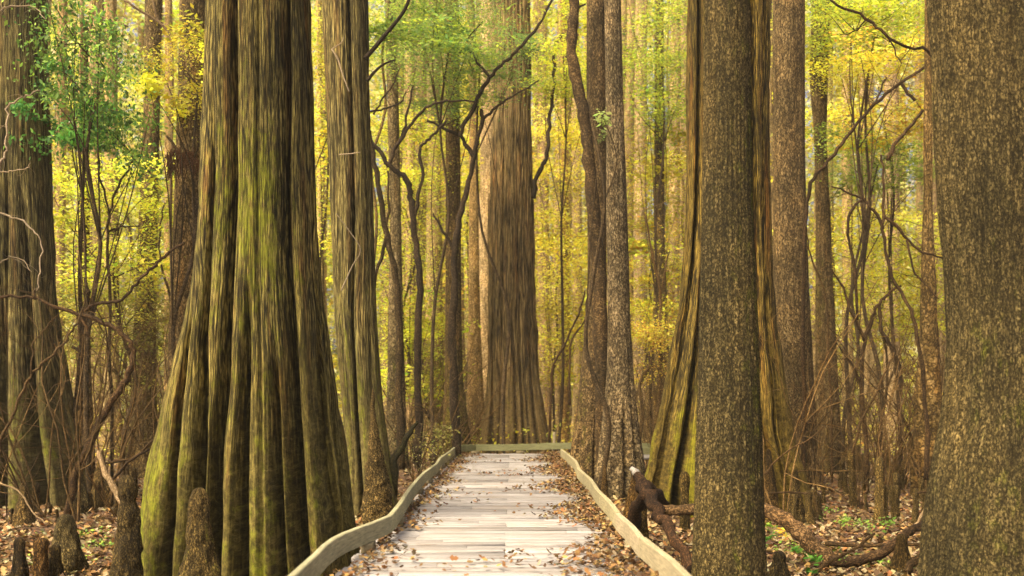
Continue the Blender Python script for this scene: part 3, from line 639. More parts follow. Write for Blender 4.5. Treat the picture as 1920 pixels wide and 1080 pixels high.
tE = [ptube([(1625, 900), (1622, 800), (1614, 720), (1622, 640), (1636, 596), (1648, 570), (1670, 548), (1690, 536)], 20, 5, 2.2, **J), ptube([(1622, 640), (1600, 590), (1580, 540), (1560, 505)], 20, 3.4, 1.5, **J), ptube([(1648, 572), (1652, 610), (1668, 650), (1688, 690), (1686, 760), (1690, 830)], 20, 3.6, 3.4, **J),
      ptube([(1614, 720), (1590, 670), (1565, 640)], 20, 2.6, 1.2, **J), ptube([(1608, 600), (1600, 480), (1588, 430), (1600, 390), (1622, 372)], 20, 2.4, 3, **J)]
sapling('bare_sapling', 'arching bare sapling with looping limb in the right hand thicket', 'dark_wood', tE + randtwigs(tE, 50, .8, 9), col=(1.7, 1.5, 1.2, 1))
tF = [ptube([(1500, 520), (1512, 400), (1520, 345), (1545, 312), (1572, 280), (1600, 242), (1640, 196), (1690, 156), (1748, 118)], 21, 3, 3.6, **J)]
tF = [ptube([(1506, 912), (1508, 700), (1506, 520), (1512, 400), (1520, 345), (1545, 312), (1572, 280), (1600, 242), (1640, 196), (1690, 156), (1748, 118)], 21, 4, 3.0, **J),
      ptube([(1688, 156), (1700, 170), (1716, 188)], 21, 3.2, 3, **J), ptube([(1640, 196), (1655, 160), (1662, 145)], 21, 2, 1.2, **J)]
sapling('bare_sapling', 'long diagonal limbed sapling reaching right across the yellow foliage', 'dark_wood', tF + randtwigs(tF[1:], 10, .8, 10) + randtwigs(tF, 22, .8, 11), col=(1.4, 1.2, .9, 1))
tG = [ptube([(1598, 850), (1612, 800), (1640, 740), (1664, 690), (1676, 660)], 16.5, 2.6, 1.5, **J)]
sapling('leaning_stick', 'thin straight stick leaning diagonally in the right hand thicket', 'brown_wood', tG, cat='stick', col=(1.6, 1.4, 1.0, 1))
tH = [ptube([(1768, 1000), (1765, 700), (1768, 300), (1752, 114), (1700, 90), (1660, 66), (1625, 36), (1570, 8), (1540, -20)], 14, 3.4, 1.8, **J)]
tH = [ptube([(1790, 995), (1788, 700), (1786, 300), (1752, 114), (1700, 90), (1660, 66), (1625, 36), (1570, 8), (1540, -20)], 14, 3.6, 2.0, **J), ptube([(1660, 66), (1680, 95), (1690, 120)], 14, 1.6, .8, **J), ptube([(1625, 36), (1600, 60), (1575, 64)], 14, 1.6, .8, **J)]
sapling('bare_sapling', 'thin sapling bending out from behind the huge right trunk near the top', 'dark_wood', tH + randtwigs(tH[1:], 10, .5, 12), col=(1.4, 1.2, .9, 1))
# left thicket
tI = [ptube([(124, 975), (140, 900), (168, 830), (200, 768), (230, 722), (248, 685), (247, 650), (232, 628), (205, 610), (160, 592), (120, 582), (85, 566), (50, 556), (-5, 556)], 15.5, 8, 2.5, **J),
      ptube([(66, 562), (64, 550), (66, 540)], 15.5, 2, 1), ptube([(150, 590), (170, 574), (190, 568), (228, 563), (248, 540), (275, 512), (296, 494), (312, 478), (345, 455)], 15.6, 3.4, 2.6, **J), ptube([(150, 592), (165, 620), (174, 640)], 15.5, 3, 2, **J)]
sapling('crooked_vine', 'dark looping vine stem bending over before the left edge cypress', 'dark_wood', tI + randtwigs(tI, 18, .5, 13, .005), cat='vine', col=(1.9, 1.6, 1.2, 1))
tJ = [ptube([(-8, 880), (2, 830), (22, 780), (45, 730), (60, 700), (100, 665), (130, 630), (150, 596), (160, 560)], 14.5, 3.2, 1.8, **J), ptube([(58, 700), (62, 650), (80, 620), (108, 592)], 14.5, 1.6, 1, **J)]
sapling('arching_sapling', 'thin arching stem sweeping up from the lower left picture edge', 'brown_wood', tJ + randtwigs(tJ, 8, .4, 14, .004), col=(1.5, 1.4, 1.2, 1))
tK = [ptube([(-12, 980), (-8, 700), (-6, 420), (-2, 320), (8, 290), (14, 250), (14, 206), (30, 190), (50, 180), (76, 170)], 13.6, 3, 1.4, **J), ptube([(-4, 400), (20, 405), (42, 414), (62, 432), (76, 460), (76, 510), (68, 545)], 13.6, 2.0, 1.2, **J), ptube([(-6, 500), (20, 480), (44, 490), (60, 510)], 13.6, 1.3, .7, **J), ptube([(-5, 325), (20, 320), (50, 315), (58, 305)], 13.6, 1.2, .6, **J),
      ptube([(-6, 100), (-4, 40), (5, 15), (40, 12), (66, 18), (86, 36)], 13.6, 1.6, 1, **J)]
sapling('twiggy_shrub', 'pale twiggy shrub in front of the left edge cypress', 'pale_wood', tK + randtwigs(tK, 26, .35, 15, .003), cat='shrub')
tL = [ptube([(210, 900), (208, 700), (205, 560), (202, 440), (205, 400), (222, 350), (245, 310), (262, 285)], 19, 3.4, 1.6, **J), ptube([(203, 435), (228, 425), (262, 424)], 19, 2.2, 1.2, **J), ptube([(185, 300), (176, 240), (150, 190), (135, 140), (114, 78)], 19, 2, 2.6, **J), ptube([(205, 400), (190, 340), (185, 300)], 19, 2, 2, **J), ptube([(150, 215), (190, 240), (225, 265), (262, 310)], 19, 1.5, 2, **J)]
sapling('thin_sapling', 'thin forked sapling under the dark green holly leaves', 'brown_wood', tL + randtwigs(tL, 30, .7, 16, .005))
tM = [ptube([(160, 905), (158, 790), (154, 700), (156, 620), (164, 560), (160, 520)], 20, 6, 3, **J), ptube([(170, 690), (150, 660), (135, 650)], 20, 3, 3), ptube([(157, 620), (185, 600), (230, 590)], 20, 2, 1)]
sapling('stub_sapling', 'short dark broken sapling between the vine loop and the left cypress', 'dark_wood', tM + randtwigs(tM, 14, .5, 17, .005), col=(1.5, 1.3, 1, 1))
tN = [ptube([(320, 800), (326, 640), (318, 560), (300, 480), (300, 420), (310, 380)], 21.5, 3, 1.4, **J)]
sapling('thin_sapling', 'slight sapling just left of the fluted cypress', 'brown_wood', tN + randtwigs(tN, 16, .5, 18, .005))
tO = [ptube([(320, 70), (318, 66), (300, 40), (285, 15), (276, -10)], 20, 2, 2)]
tO = [ptube([(318, 905), (322, 500), (322, 150), (320, 70), (290, 38), (250, 12), (225, -6)], 20.9, 2.4, 2.2, **J), ptube([(322, 76), (345, 62), (370, 50), (386, 44)], 20.9, 2.4, 1.4, **J), ptube([(240, 50), (210, 40), (175, 20), (140, 5)], 20.9, 1.5, 1, **J), ptube([(322, 80), (300, 40), (284, -5)], 20.9, 2, 1.5, **J)]
sapling('thin_sapling', 'tall thin sapling forking near the top edge left of the fluted cypress', 'pale_wood', tO + randtwigs(tO, 16, .6, 19, .005), col=(.7, .6, .5, 1))
tQ = [ptube([(1068, 760), (1070, 650), (1096, 600), (1100, 560)], 27, 2.4, 1.2, **J), ptube([(1030, 830), (1036, 700), (1056, 650), (1085, 590), (1096, 545)], 27, 2.6, 1.5, **J)]
sapling('thin_sapling', 'slim dark sapling in the gap between central cypress and curved trunk', 'dark_wood', [tQ[1], tQ[0]] + randtwigs(tQ, 12, .8, 20, .006), col=(1.6, 1.3, .9, 1))
tR = [ptube([(1198, 835), (1205, 760), (1198, 720), (1215, 690), (1222, 670)], 26, 4, 1.5, **J), ptube([(1240, 770), (1226, 730), (1222, 690)], 26, 1.8, 2.4)]
sapling('thin_sapling', 'bent little sapling left of the orange cypress buttress', 'brown_wood', tR + randtwigs(tR, 12, .6, 21, .006), col=(1.2, 1.1, .8, 1))
tS = [ptube([(1232, 830), (1240, 640), (1236, 540), (1222, 470), (1208, 400)], 29, 3.4, 2, **J), ptube([(1238, 560), (1250, 490), (1256, 470)], 29, 2, 1.2), ptube([(1176, 430), (1182, 350), (1210, 310), (1215, 300)], 28, 1.6, 1)]
sapling('thin_sapling', 'pale wavy sapling in the bright gap left of the orange cypress', 'brown_wood', tS[:2] + randtwigs(tS[:2], 26, 1.0, 22, .007), col=(1.6, 1.4, 1, 1))
tU = [ptube([(1560, 905), (1556, 700), (1548, 560), (1520, 480), (1512, 440)], 19.5, 2.2, 1.2, **J), ptube([(1440, 905), (1500, 880), (1560, 845), (1620, 790)], 19.5, 1.6, 1, **J)]
sapling('thin_sapling', 'wispy sapling in front of the dark wet trunk', 'brown_wood', tU[:1] + randtwigs(tU[:1], 24, .8, 23, .005), col=(1.5, 1.3, 1, 1))
tV = [ptube([(735, 935), (738, 870), (752, 840), (770, 810), (782, 790)], 16.5, 10, 3, **J)]
sapling('mossy_stub', 'black mossy stub leaning between the tall knee and the left rail', 'dark_wood', tV, cat='stub', col=(.7, .9, .5, 1))

ss = []
for i in range(5):
    g = np.random.default_rng(950 + i); p = [(0, 0, -.1)]; 
    for j in range(1, 15): p.append((p[-1][0] + g.normal(0, .14), p[-1][1] + g.normal(0, .14), j * 1.15))
    ss.append(tubes_mesh('stem', [(p, [.045 - .0016 * j for j in range(15)], dict(sides=8, sub=3))] + randtwigs([(p[2:], 0)], 26, 1.5, 960 + i, .010, .3)))
g = random.Random(8)
for i in range(44):
    Y = g.uniform(25, 56); x = g.uniform(-.5, .5) * Y
    o = link('slim_sapling', ss[i % 5], M['far_bark'], None, (x, Y, 0)); k_ = g.uniform(.6, 2.0); o.scale = (k_, k_, g.uniform(.9, 1.3)); o.rotation_euler = (g.uniform(-.05, .05), g.uniform(-.07, .07), g.uniform(0, 6.3)); c = g.uniform(.3, 1.05); o.color = (c, c * .85, c * .6, 1)
    tag(o, 'slim straight sapling stem among the yellow leaves of the middle distance', 'sapling', 'slim saplings in the middle distance')
def bare_shrub_mesh(seed, h=2.6):
    g = np.random.default_rng(seed); tb = []
    def grow(p, d, l, r_, lev):
        pts = [p]; rr = [r_]
        for s_ in range(5):
            d = d + g.normal(0, .22, 3) + np.array([0, 0, .04]); d = d / np.linalg.norm(d); pts.append(pts[-1] + d * l / 5); rr.append(r_ * (1 - .13 * (s_ + 1)))
        tb.append((pts, rr, dict(sides=5 if lev == 0 else 3, sub=2)))
        if lev < 3:
            for _ in range(4 if lev < 2 else 3):
                k_ = g.integers(1, 6); e = d + g.normal(0, .75, 3); e[2] = abs(e[2]) * .7; grow(pts[k_], e / np.linalg.norm(e), l * g.uniform(.35, .65), rr[k_] * .6, lev + 1)
    for _ in range(3): grow(np.array([g.normal(0, .05), g.normal(0, .05), -.05]), np.array([g.normal(0, .3), g.normal(0, .3), 1.0]), h * g.uniform(.7, 1.1), .013, 0)
    return tubes_mesh('stems', tb)
bs = [bare_shrub_mesh(900 + i) for i in range(5)]
bg_ = random.Random(44)
for zone, n_, xa, xb, ya, yb, lab, grp in (('right', 40, 1440, 1790, 15, 27, 'tangled bare shrub in the thicket right of the orange cypress', 'bare shrubs in the right thicket'),
                                 ('left', 32, -20, 330, 14.5, 25, 'tangled bare shrub in the thicket left of the fluted cypress', 'bare shrubs in the left thicket'),
                                 ('mid', 12, 700, 860, 21, 34, 'thin bare shrub in the woods left of the far end of the boardwalk', 'bare shrubs left of the boardwalk end'),
                                 ('gap', 8, 1180, 1290, 21, 32, 'thin bare shrub in the gap left of the orange cypress', 'bare shrubs in the gap left of the orange cypress')):
    for i in range(n_):
        Y = bg_.uniform(ya, yb); x = P(bg_.uniform(xa, xb), 0, Y)[0]; m = bs[bg_.randrange(5)]
        o = link('bare_shrub', m, M['brown_wood'], None, (x, Y, 0)); sc = bg_.uniform(.7, 1.6); o.scale = (sc, sc, sc * bg_.uniform(.9, 1.3)); o.rotation_euler = (bg_.uniform(-.15, .15), bg_.uniform(-.15, .15), bg_.uniform(0, 6.3))
        c = bg_.uniform(.7, 2.8); o.color = (c * 1.1, c, c * .75, 1); tag(o, lab, 'shrub', grp)

# ================================================================== cypress knees, stumps, logs
def knee(label, Y, outl, mat='cypress_grey', group=None, seed=1, name='cypress_knee', cat='cypress knee', col=None, moss=.3, lump=.26):
    mat = 'tupelo'
    me = trunk_mesh(name, Y, outl, nth=44, dz=.02, creases=rand_creases(5, .16, 14, seed, .5), ridge=.004, ridge_k=64, cap=True, lz=5, seed=seed, lump=lump, moss=moss, moss_top=1.2, zcut=-.15)
    # pivot at base
    bx, by, _ = P((outl[-1][1] + outl[-1][2]) / 2, 0, Y); me.transform(__import__('mathutils').Matrix.Translation((-bx, -by, 0)))
    o = link(name, me, M[mat], None, (bx, by, 0)); tag(o, label, cat, group)
    if col: o.color = col
    return o
def cone(x, top, base, wt, wb, bulb=0, bend=0):
    out = []
    for t in (0, .06, .15, .3, .5, .75, 1):
        hw = wt + (wb - wt) * t ** 1.4 + (bulb if .03 < t < .2 else 0); out.append((top + (base - top) * t, x + bend * (1 - t) - hw, x + bend * (1 - t) + hw))
    return out
def kY(base): return CAMZ * F / (base - HY)
knee('tall bottle shaped knee with thin neck beside the left rail', 14.2, [(728, 697, 701), (745, 696, 704), (760, 694, 702), (790, 694, 706), (840, 690, 716), (900, 686, 730), (960, 682, 738), (1000, 678, 742)], seed=101, col=(1.7, 1.5, 1.3, 1), moss=.2)
knee('knobbed column knee at the left foot of the fluted cypress', 9.9, [(890, 226, 250), (900, 222, 256), (925, 220, 258), (940, 226, 254), (955, 222, 260), (1000, 220, 262), (1060, 212, 266), (1100, 206, 270)], seed=102, moss=.3, col=(1.0, .9, .75, 1))
knee('mossy stub knee leaning on the front of the fluted cypress', 9.5, cone(374, 914, 1115, 13, 46, 3, 0), seed=103, moss=.5, col=(1.4, 1.25, 1.0, 1))
knee('broad pointed knee in front of the left edge cypress', 14.5, cone(45, 910, 1000, 6, 32), seed=104, col=(1.3, 1.1, .9, 1))
knee('dark double humped knee in the lower left leaf litter', 10.9, cone(124, 964, 1072, 12, 44, 3), seed=105, mat='cypress')
knee('slim dark knee at the lower left picture corner', 10.2, cone(36, 1008, 1090, 8, 17, 2), seed=106, mat='cypress', col=(.6, .5, .4, 1))
knee('small rusty knee beside the slim dark corner knee', 10.2, cone(76, 1008, 1090, 12, 18, 3), seed=107, mat='cypress', col=(1.3, .9, .6, 1))
knee('pale cone knee behind the dark looping vine', 17.0, cone(190, 845, 958, 5, 26), seed=108, col=(1.3, 1.1, .85, 1))
knee('grey cone knee touching the right buttress of the left edge cypress', 16.2, cone(150, 870, 968, 5, 22), seed=109)
knee('small knee at the lower left leaning against the double humped knee', 10.4, cone(104, 1020, 1090, 8, 20, 2), seed=110, mat='cypress', col=(.9, .75, .5, 1))
knee('squared stub knee behind the horizontal log', 14.6, cone(1284, 884, 995, 7, 10, 2), seed=111, col=(1.3, 1.1, .7, 1))
knee('short knee under the fork of the broken leaning log', 13.0, cone(1206, 930, 1016, 5, 12), seed=112, col=(1.2, 1, .6, 1))
knee('brown root knee between the right rail and the leaning log', 14.8, cone(1186, 880, 984, 5, 26, 0, 6), seed=113, mat='cypress', col=(1.4, 1, .6, 1))
knee('thin spike knee at the foot of the speckled grey trunk', 17, cone(1134, 872, 950, 3, 9), seed=114, col=(1.3, 1, .8, 1))
knee('dark stump knee in front of the curved fallen limb', 10.8, cone(1690, 1000, 1078, 8, 24, 2), seed=115, mat='cypress', col=(.8, .65, .4, 1))
knee('low dark stump topped by green leaves right of the front trunk', 10.4, cone(1462, 1034, 1092, 8, 26, 3), seed=116, mat='cypress', col=(.5, .45, .3, 1))
knee('reddish knee crowding the base of the orange cypress', 15.6, cone(1444, 842, 962, 5, 22, 0, -4), seed=117, col=(.9, .7, .5, 1))
knee('pointed grey knee right of the orange cypress base', 15.2, cone(1492, 880, 975, 4, 20), seed=118, col=(.8, .7, .5, 1))
g = random.Random(12); kb = []
for i in range(4): kb.append(trunk_mesh('cypress_knee', 17, [(a, b - 1600 + 960, c - 1600 + 960) for a, b, c in cone(1600, 820 + 10 * i, 955, 8, 12 + i, 3)], nth=24, dz=.03, creases=rand_creases(4, .18, 14, 40 + i), cap=True, lz=4, seed=120 + i, lump=.42, moss=.25, moss_top=1.2, zcut=-.1))
for m in kb: m.transform(__import__('mathutils').Matrix.Translation((0, -17, 0)))
first = True
for i in range(64):
    base = g.uniform(862, 985); px = g.uniform(1532, 1775) if i < 46 else g.uniform(1440, 1530)
    Y = kY(base); x, y, _ = P(px, 0, Y); s = g.uniform(.25, .75)
    o = link('cypress_knee', kb[i % 4], M['tupelo'], None, (x, y, 0)); o.scale = (s * g.uniform(.8, 1.2), s, s * g.uniform(.7, 1.25)); o.rotation_euler = (g.uniform(-.06, .06), g.uniform(-.08, .08), g.uniform(0, 6.3))
    c = g.uniform(.8, 1.7); o.color = (c * 1.1, c * .98, c * .8, 1)
    tag(o, 'upright brown knee among the crowd of knees right of the orange cypress', 'cypress knee', 'crowd of cypress knees on the right')
for i in range(22):
    base = g.uniform(905, 1000); px = g.uniform(-30, 262); Y = kY(base)
    if abs(px - 30) < 60 and Y > 16.5: continue
    x, y, _ = P(px, 0, Y); s = g.uniform(.2, .5)
    o = link('cypress_knee', kb[i % 4], M['tupelo'], None, (x, y, 0)); o.scale = (s * 1.3, s * 1.3, s); o.rotation_euler = (g.uniform(-.1, .1), g.uniform(-.1, .1), g.uniform(0, 6.3)); c = g.uniform(.6, 1.2); o.color = (c * 1.1, c * .9, c * .65, 1)
    tag(o, 'low knee poking from the leaf litter left of the fluted cypress', 'cypress knee', 'low knees in the left leaf litter')

# broken leaning log with white end, horizontal log, limbs
root = empty('leaning_log', (P(1300, 0, 10.9)[0], 10.9, 0)); tag(root, 'dark broken log slanting down with a bleached pale broken end', 'log')
pts = [P(1196, 893, 12.6), P(1212, 925, 12.2), P(1236, 962, 11.8), P(1262, 1005, 11.3), P(1296, 1068, 10.6)]
link('trunk', tubes_mesh('trunk', [(pts, [.055, .08, .07, .055, .05], dict(sides=14, sub=5, jit=.018, seed=4)), ([P(1216, 925, 12.3), P(1196, 950, 12.7), P(1186, 985, 12.9)], [.07, .08, .10], dict(sides=10, sub=5, jit=.01, seed=5)), ([P(1206, 905, 12.5), P(1228, 925, 12.8), P(1250, 945, 13.2)], [.05, .07, .04], dict(sides=10, sub=5, jit=.012, seed=6))]), M['dark_wood'], root).color = (1.2, .9, .7, 1)
k = NB('bleached_wood'); k.b.inputs['Roughness'].default_value = .8; n_ = k.noise(k.n('ShaderNodeTexCoord').outputs['Object'], 30, 5, .6, (1, 1, .4)); k.l(k.ramp(n_, [(.3, (.12, .10, .075)), (.6, (.26, .24, .20))]), k.b.inputs['Base Color'])
link('broken_end', tubes_mesh('broken_end', [([P(1184, 876, 12.66), P(1191, 884, 12.62), P(1197, 892, 12.58)], [.014, .04, .052], dict(sides=10, sub=4, jit=.01, seed=2))]), k.m, root)
root = empty('fallen_log', P(1560, 1052, 11.4)); tag(root, 'long curved brown fallen log passing behind the scaly front trunk', 'log')
link('trunk', tubes_mesh('trunk', [ptube([(1222, 960), (1262, 956), (1310, 955), (1370, 953), (1430, 958), (1465, 970), (1500, 1000), (1530, 1030), (1560, 1052)], 12.0, 10, 15, dY=-.9, sides=14, jit=.01)]), M['brown_wood'], root).color = (1.6, 1.4, 1.2, 1)
link('limb', tubes_mesh('limb', [ptube([(1556, 1052), (1600, 1052), (1645, 1040), (1680, 1018), (1700, 1002), (1722, 988), (1745, 984)], 11.0, 11, 7, sides=10, jit=.008), ]), M['dark_wood'], root).color = (1.5, 1.3, 1.1, 1)
for i, (pp, Y, r0, r1, mt, lab) in enumerate([
    ([(1512, 1095), (1545, 1060), (1600, 1030), (1640, 1000)], 10.6, 4, 2.5, 'brown_wood', 'thin stick lying across the curved fallen log'),
    ([(1548, 1020), (1600, 1023), (1660, 1022), (1745, 1020)], 12.2, 4, 3.5, 'brown_wood', 'straight stick lying flat behind the curved fallen limb'),
    ([(1700, 1072), (1722, 1048), (1738, 1028), (1752, 1000)], 9.6, 8, 6, 'brown_wood', 'thick stick rising beside the base of the huge right trunk'),
    ([(1690, 1010), (1718, 980), (1750, 928)], 11.8, 3.5, 2, 'pale_wood', 'pale stick propped against the huge right trunk'),
    ([(1720, 925), (1755, 918), (1790, 895)], 12.5, 2.5, 1.5, 'brown_wood', 'short twig sticking out left of the huge right trunk'),
    ([(1440, 925), (1490, 923), (1520, 925)], 14, 2.2, 1.6, 'brown_wood', 'thin level stick at the foot of the orange cypress'),
    ([(1432, 890), (1470, 850), (1520, 822), (1545, 800)], 14, 1.8, 1, 'brown_wood', 'fine twig rising across the orange cypress base'),
    ([(232, 945), (212, 912), (196, 880), (186, 845)], 11.6, 7, 4.5, 'pale_wood', 'smooth tan stick leaning on the knobbed column knee'),
    ([(195, 868), (240, 862), (262, 850), (290, 822)], 14.8, 2.6, 2, 'brown_wood', 'twig lying behind the knobbed column knee'),
    ([(210, 900), (240, 868), (280, 842)], 14.4, 3, 2, 'dark_wood', 'dark twig crossing beside the fluted cypress'),
    ([(0, 905), (40, 925), (62, 960), (90, 985)], 13, 2, 1.2, 'pale_wood', 'pale bent twig beside the broad pointed knee')]):
    t = ptube(pp, Y, r0, r1, sides=8, jit=.006, seed=i); b = t[0][0]; root_ = tubes_mesh('stick', [t]); o = link('stick', root_, M[mt]); tag(o, lab, 'stick'); o.color = (1.2, 1.05, .85, 1)

# ================================================================== foliage: understory trees
def rand_in_poly(poly, n, Y0, Y1, g):
    poly = np.array(poly, float); lo = poly.min(0); hi = poly.max(0); out = []
    while len(out) < n:
        p = lo + (hi - lo) * g.random(2); ins = False; j = len(poly) - 1
        for i in range(len(poly)):
            if ((poly[i, 1] > p[1]) != (poly[j, 1] > p[1])) and (p[0] < (poly[j, 0] - poly[i, 0]) * (p[1] - poly[i, 1]) / (poly[j, 1] - poly[i, 1]) + poly[i, 0]): ins = not ins
            j = i
        if ins: Y = g.uniform(Y0, Y1); out.append(P(p[0], p[1], (Y0 + Y1) / 2)[:1] + (Y,) + P(p[0], p[1], (Y0 + Y1) / 2)[2:])
    return out
def leafy(name, label, poly, Y, palette, ncl, nleaf, size, spread, seed, base_px=None, depth=1.5, cat='tree', flat=.4, limbs=10, stem=True, mat='brown_wood', aspect=.5, tone=.35):
    g = np.random.default_rng(seed); cs = rand_in_poly(poly, ncl, Y - depth, Y + depth, g)
    bx = base_px if base_px is not None else float(np.mean([p[0] for p in poly])); b = P(bx, 0, Y); root = empty(name, (b[0], Y, 0)); tag(root, label, cat)
    big = 1.0 if cat == 'seedling' else 1.08
    V, Q, c = cloud(cs, nleaf * (1 if cat == 'seedling' else 2.5), spread, palette, size * big, seed, flat, aspect, tone)
    link('crown', quads_mesh('crown', V, Q, False, None, c), M['leaf'], root)
    if stem:
        mean = np.mean(cs, axis=0); zt = mean[2]
        pts = [(b[0], Y, -.1)]; n = 6
        for i in range(1, n): t = i / (n - 1); pts.append((b[0] + (mean[0] - b[0]) * t ** 1.5 + g.normal(0, .12), Y + g.normal(0, .1), zt * t))
        rad = [.055 - .035 * i / (n - 1) for i in range(n)]; tb = [(pts, rad, {})]
        for i in range(limbs):
            q = cs[g.integers(len(cs))]; k = g.integers(2, n); s = np.array(pts[k]); e = np.array(q); m = (s + e) / 2 + g.normal(0, .15, 3) + np.array([0, 0, .15])
            tb.append(([s, m, e], [.016, .011, .005], dict(sides=5, sub=4)))
        link('trunk', tubes_mesh('trunk', tb), M[mat], root)
    return root
leafy('holly_tree', 'glossy dark green holly foliage right of the left edge cypress', [(92, 30), (150, 10), (210, 50), (270, 90), (285, 190), (270, 310), (210, 300), (180, 240), (120, 250), (92, 180)], 17.5, HOLLY + [(.20, .34, .05)], 60, 34, .07, (.17, .3, .13), 201, base_px=170, flat=.9, cat='holly')
leafy('holly_tree', 'sparser mid green holly branches hanging lower beside the left cypress', [(90, 170), (170, 160), (250, 210), (240, 280), (180, 310), (95, 300)], 18.5, [(.06, .22, .04), (.13, .30, .05), (.26, .38, .05), (.05, .15, .03)], 26, 60, .075, (.16, .2, .07), 202, base_px=120, flat=.9, cat='holly')
leafy('understory_tree', 'bright yellow leaved branch beside the upper fluted cypress', [(330, 90), (384, 70), (386, 210), (350, 240), (300, 200), (320, 130)], 19.5, YEL, 22, 70, .07, (.15, .2, .12), 203, base_px=345)
leafy('understory_tree', 'golden green shrubby tree below the holly', [(95, 300), (300, 290), (360, 380), (360, 560), (250, 600), (110, 520)], 22, YEL + LIME, 70, 70, .075, (.35, .4, .13), 204, base_px=230)
leafy('understory_tree', 'dull golden shrubs low between left cypress and fluted cypress', [(100, 560), (330, 540), (350, 640), (310, 720), (180, 740), (110, 650)], 24, [(.3, .27, .04), (.22, .2, .03), (.4, .33, .05), (.2, .24, .04)], 50, 60, .08, (.35, .4, .16), 205, base_px=260)
leafy('feathery_cypress', 'feathery green cypress sprays left of the central cypress top', [(690, 10), (800, -20), (925, 10), (925, 80), (912, 170), (840, 180), (770, 170), (700, 120)], 25.5, GREEN + LIME[:2], 110, 110, .075, (.42, .4, .07), 206, base_px=815, flat=.25, aspect=.35, depth=2.2, tone=.25)
leafy('feathery_cypress', 'green spray of foliage draped across the central cypress upper trunk', [(860, 100), (1000, 60), (1010, 120), (960, 190), (900, 180), (820, 210), (760, 180)], 27.0, GREEN, 34, 80, .07, (.35, .35, .05), 207, base_px=945, flat=.22, aspect=.35, tone=.25, limbs=6)
leafy('understory_tree', 'lime green foliage behind the curved dark trunk top', [(1000, -10), (1100, 10), (1130, 120), (1110, 190), (1010, 190), (1005, 90)], 31, LIME + YEL[:2], 44, 80, .085, (.4, .5, .10), 208, base_px=1045, flat=.3)
leafy('understory_tree', 'airy yellow green tree in the wide gap left of the orange cypress', [(1165, -10), (1290, -10), (1285, 120), (1275, 260), (1200, 240), (1172, 120)], 30, LIME + GREEN[2:] + YEL[:1], 70, 80, .08, (.45, .5, .10), 209, base_px=1225, flat=.3)
leafy('understory_tree', 'yellow and orange tree in the lower gap left of the orange cypress', [(1180, 280), (1285, 260), (1275, 480), (1250, 640), (1190, 640), (1182, 480)], 33, YEL + ORANGE[:2] + LIME[:2], 70, 70, .09, (.5, .5, .14), 210, base_px=1215)
leafy('understory_tree', 'lime foliage crossing the upper gap between right hand trunks', [(1508, -10), (1745, -10), (1750, 90), (1690, 110), (1600, 90), (1530, 110)], 24, LIME + YEL[:2] + GREEN[3:], 80, 70, .075, (.4, .5, .08), 211, base_px=1640, flat=.28)
leafy('understory_tree', 'golden yellow spray of leaves left of the huge right trunk', [(1560, 100), (1700, 105), (1690, 145), (1610, 150), (1560, 140)], 23, YEL + ORANGE[:1], 24, 80, .07, (.35, .4, .05), 212, base_px=1600, flat=.25)
leafy('understory_tree', 'orange yellow leaves in the middle of the right hand gap', [(1560, 190), (1740, 180), (1745, 260), (1640, 280), (1560, 260)], 27, YEL + ORANGE + LIME[:1], 40, 80, .08, (.4, .4, .09), 213, base_px=1690, flat=.3)
leafy('understory_tree', 'level fresh green spray at mid height of the right hand gap', [(1530, 250), (1640, 270), (1760, 310), (1760, 350), (1640, 360), (1560, 330)], 25, LIME[:3] + GREEN[2:], 50, 90, .075, (.45, .4, .05), 214, base_px=1580, flat=.22, aspect=.4)
leafy('understory_tree', 'yellow thicket behind the bare saplings on the right', [(1560, 380), (1770, 380), (1770, 600), (1700, 640), (1570, 640)], 29, YEL + LIME[:2], 90, 70, .085, (.5, .5, .16), 215, base_px=1660)
leafy('understory_tree', 'lit yellow leaves between fluted cypress and twin stemmed cypress', [(592, 60), (612, 60), (622, 500), (604, 500), (596, 300)], 26, YEL + LIME[:1], 26, 60, .08, (.2, .4, .25), 216, base_px=612)
leafy('understory_tree', 'yellow green saplings massed behind the zigzag sapling', [(695, 200), (830, 220), (835, 420), (800, 600), (700, 600), (700, 380)], 30, YEL + LIME, 90, 70, .085, (.45, .5, .16), 217, base_px=755)
leafy('understory_tree', 'low lime shrub left of the slim dark trunk', [(700, 600), (832, 600), (832, 720), (790, 760), (705, 720)], 31, LIME + YEL, 54, 70, .085, (.4, .4, .12), 218, base_px=806)
leafy('understory_tree', 'pale yellow foliage in the narrow gap right of the slim dark trunk', [(866, 100), (915, 120), (912, 420), (870, 520)], 38, YEL + LIME[:2], 50, 60, .10, (.4, .6, .25), 219, base_px=872)
leafy('understory_tree', 'luminous yellow trees in the gap right of the central cypress', [(1002, 200), (1098, 220), (1108, 500), (1085, 700), (1020, 720), (1006, 500)], 36, YEL + ORANGE[3:], 90, 70, .095, (.5, .6, .2), 220, base_px=1040)
leafy('understory_tree', 'low orange shrub with yellow leaves right of the speckled grey trunk', [(1182, 590), (1262, 600), (1262, 690), (1190, 740)], 28.5, YEL + ORANGE, 26, 50, .075, (.3, .4, .12), 221, base_px=1190)
leafy('small_shrub', 'pale leafed low shrub behind the left end of the far rail', [(745, 790), (835, 790), (835, 860), (790, 880), (745, 860)], 22, [(.26, .23, .06), (.18, .20, .04), (.36, .30, .12)], 18, 22, .055, (.16, .3, .10), 222, cat='shrub', limbs=14, base_px=790)
leafy('small_shrub', 'sprig of pale green leaves on the speckled grey trunk', [(1112, 232), (1142, 232), (1140, 246), (1116, 246)], 19.0, [(.28, .32, .10), (.2, .28, .06)], 4, 12, .06, (.05, .1, .04), 223, cat='shrub', base_px=1117, limbs=2)
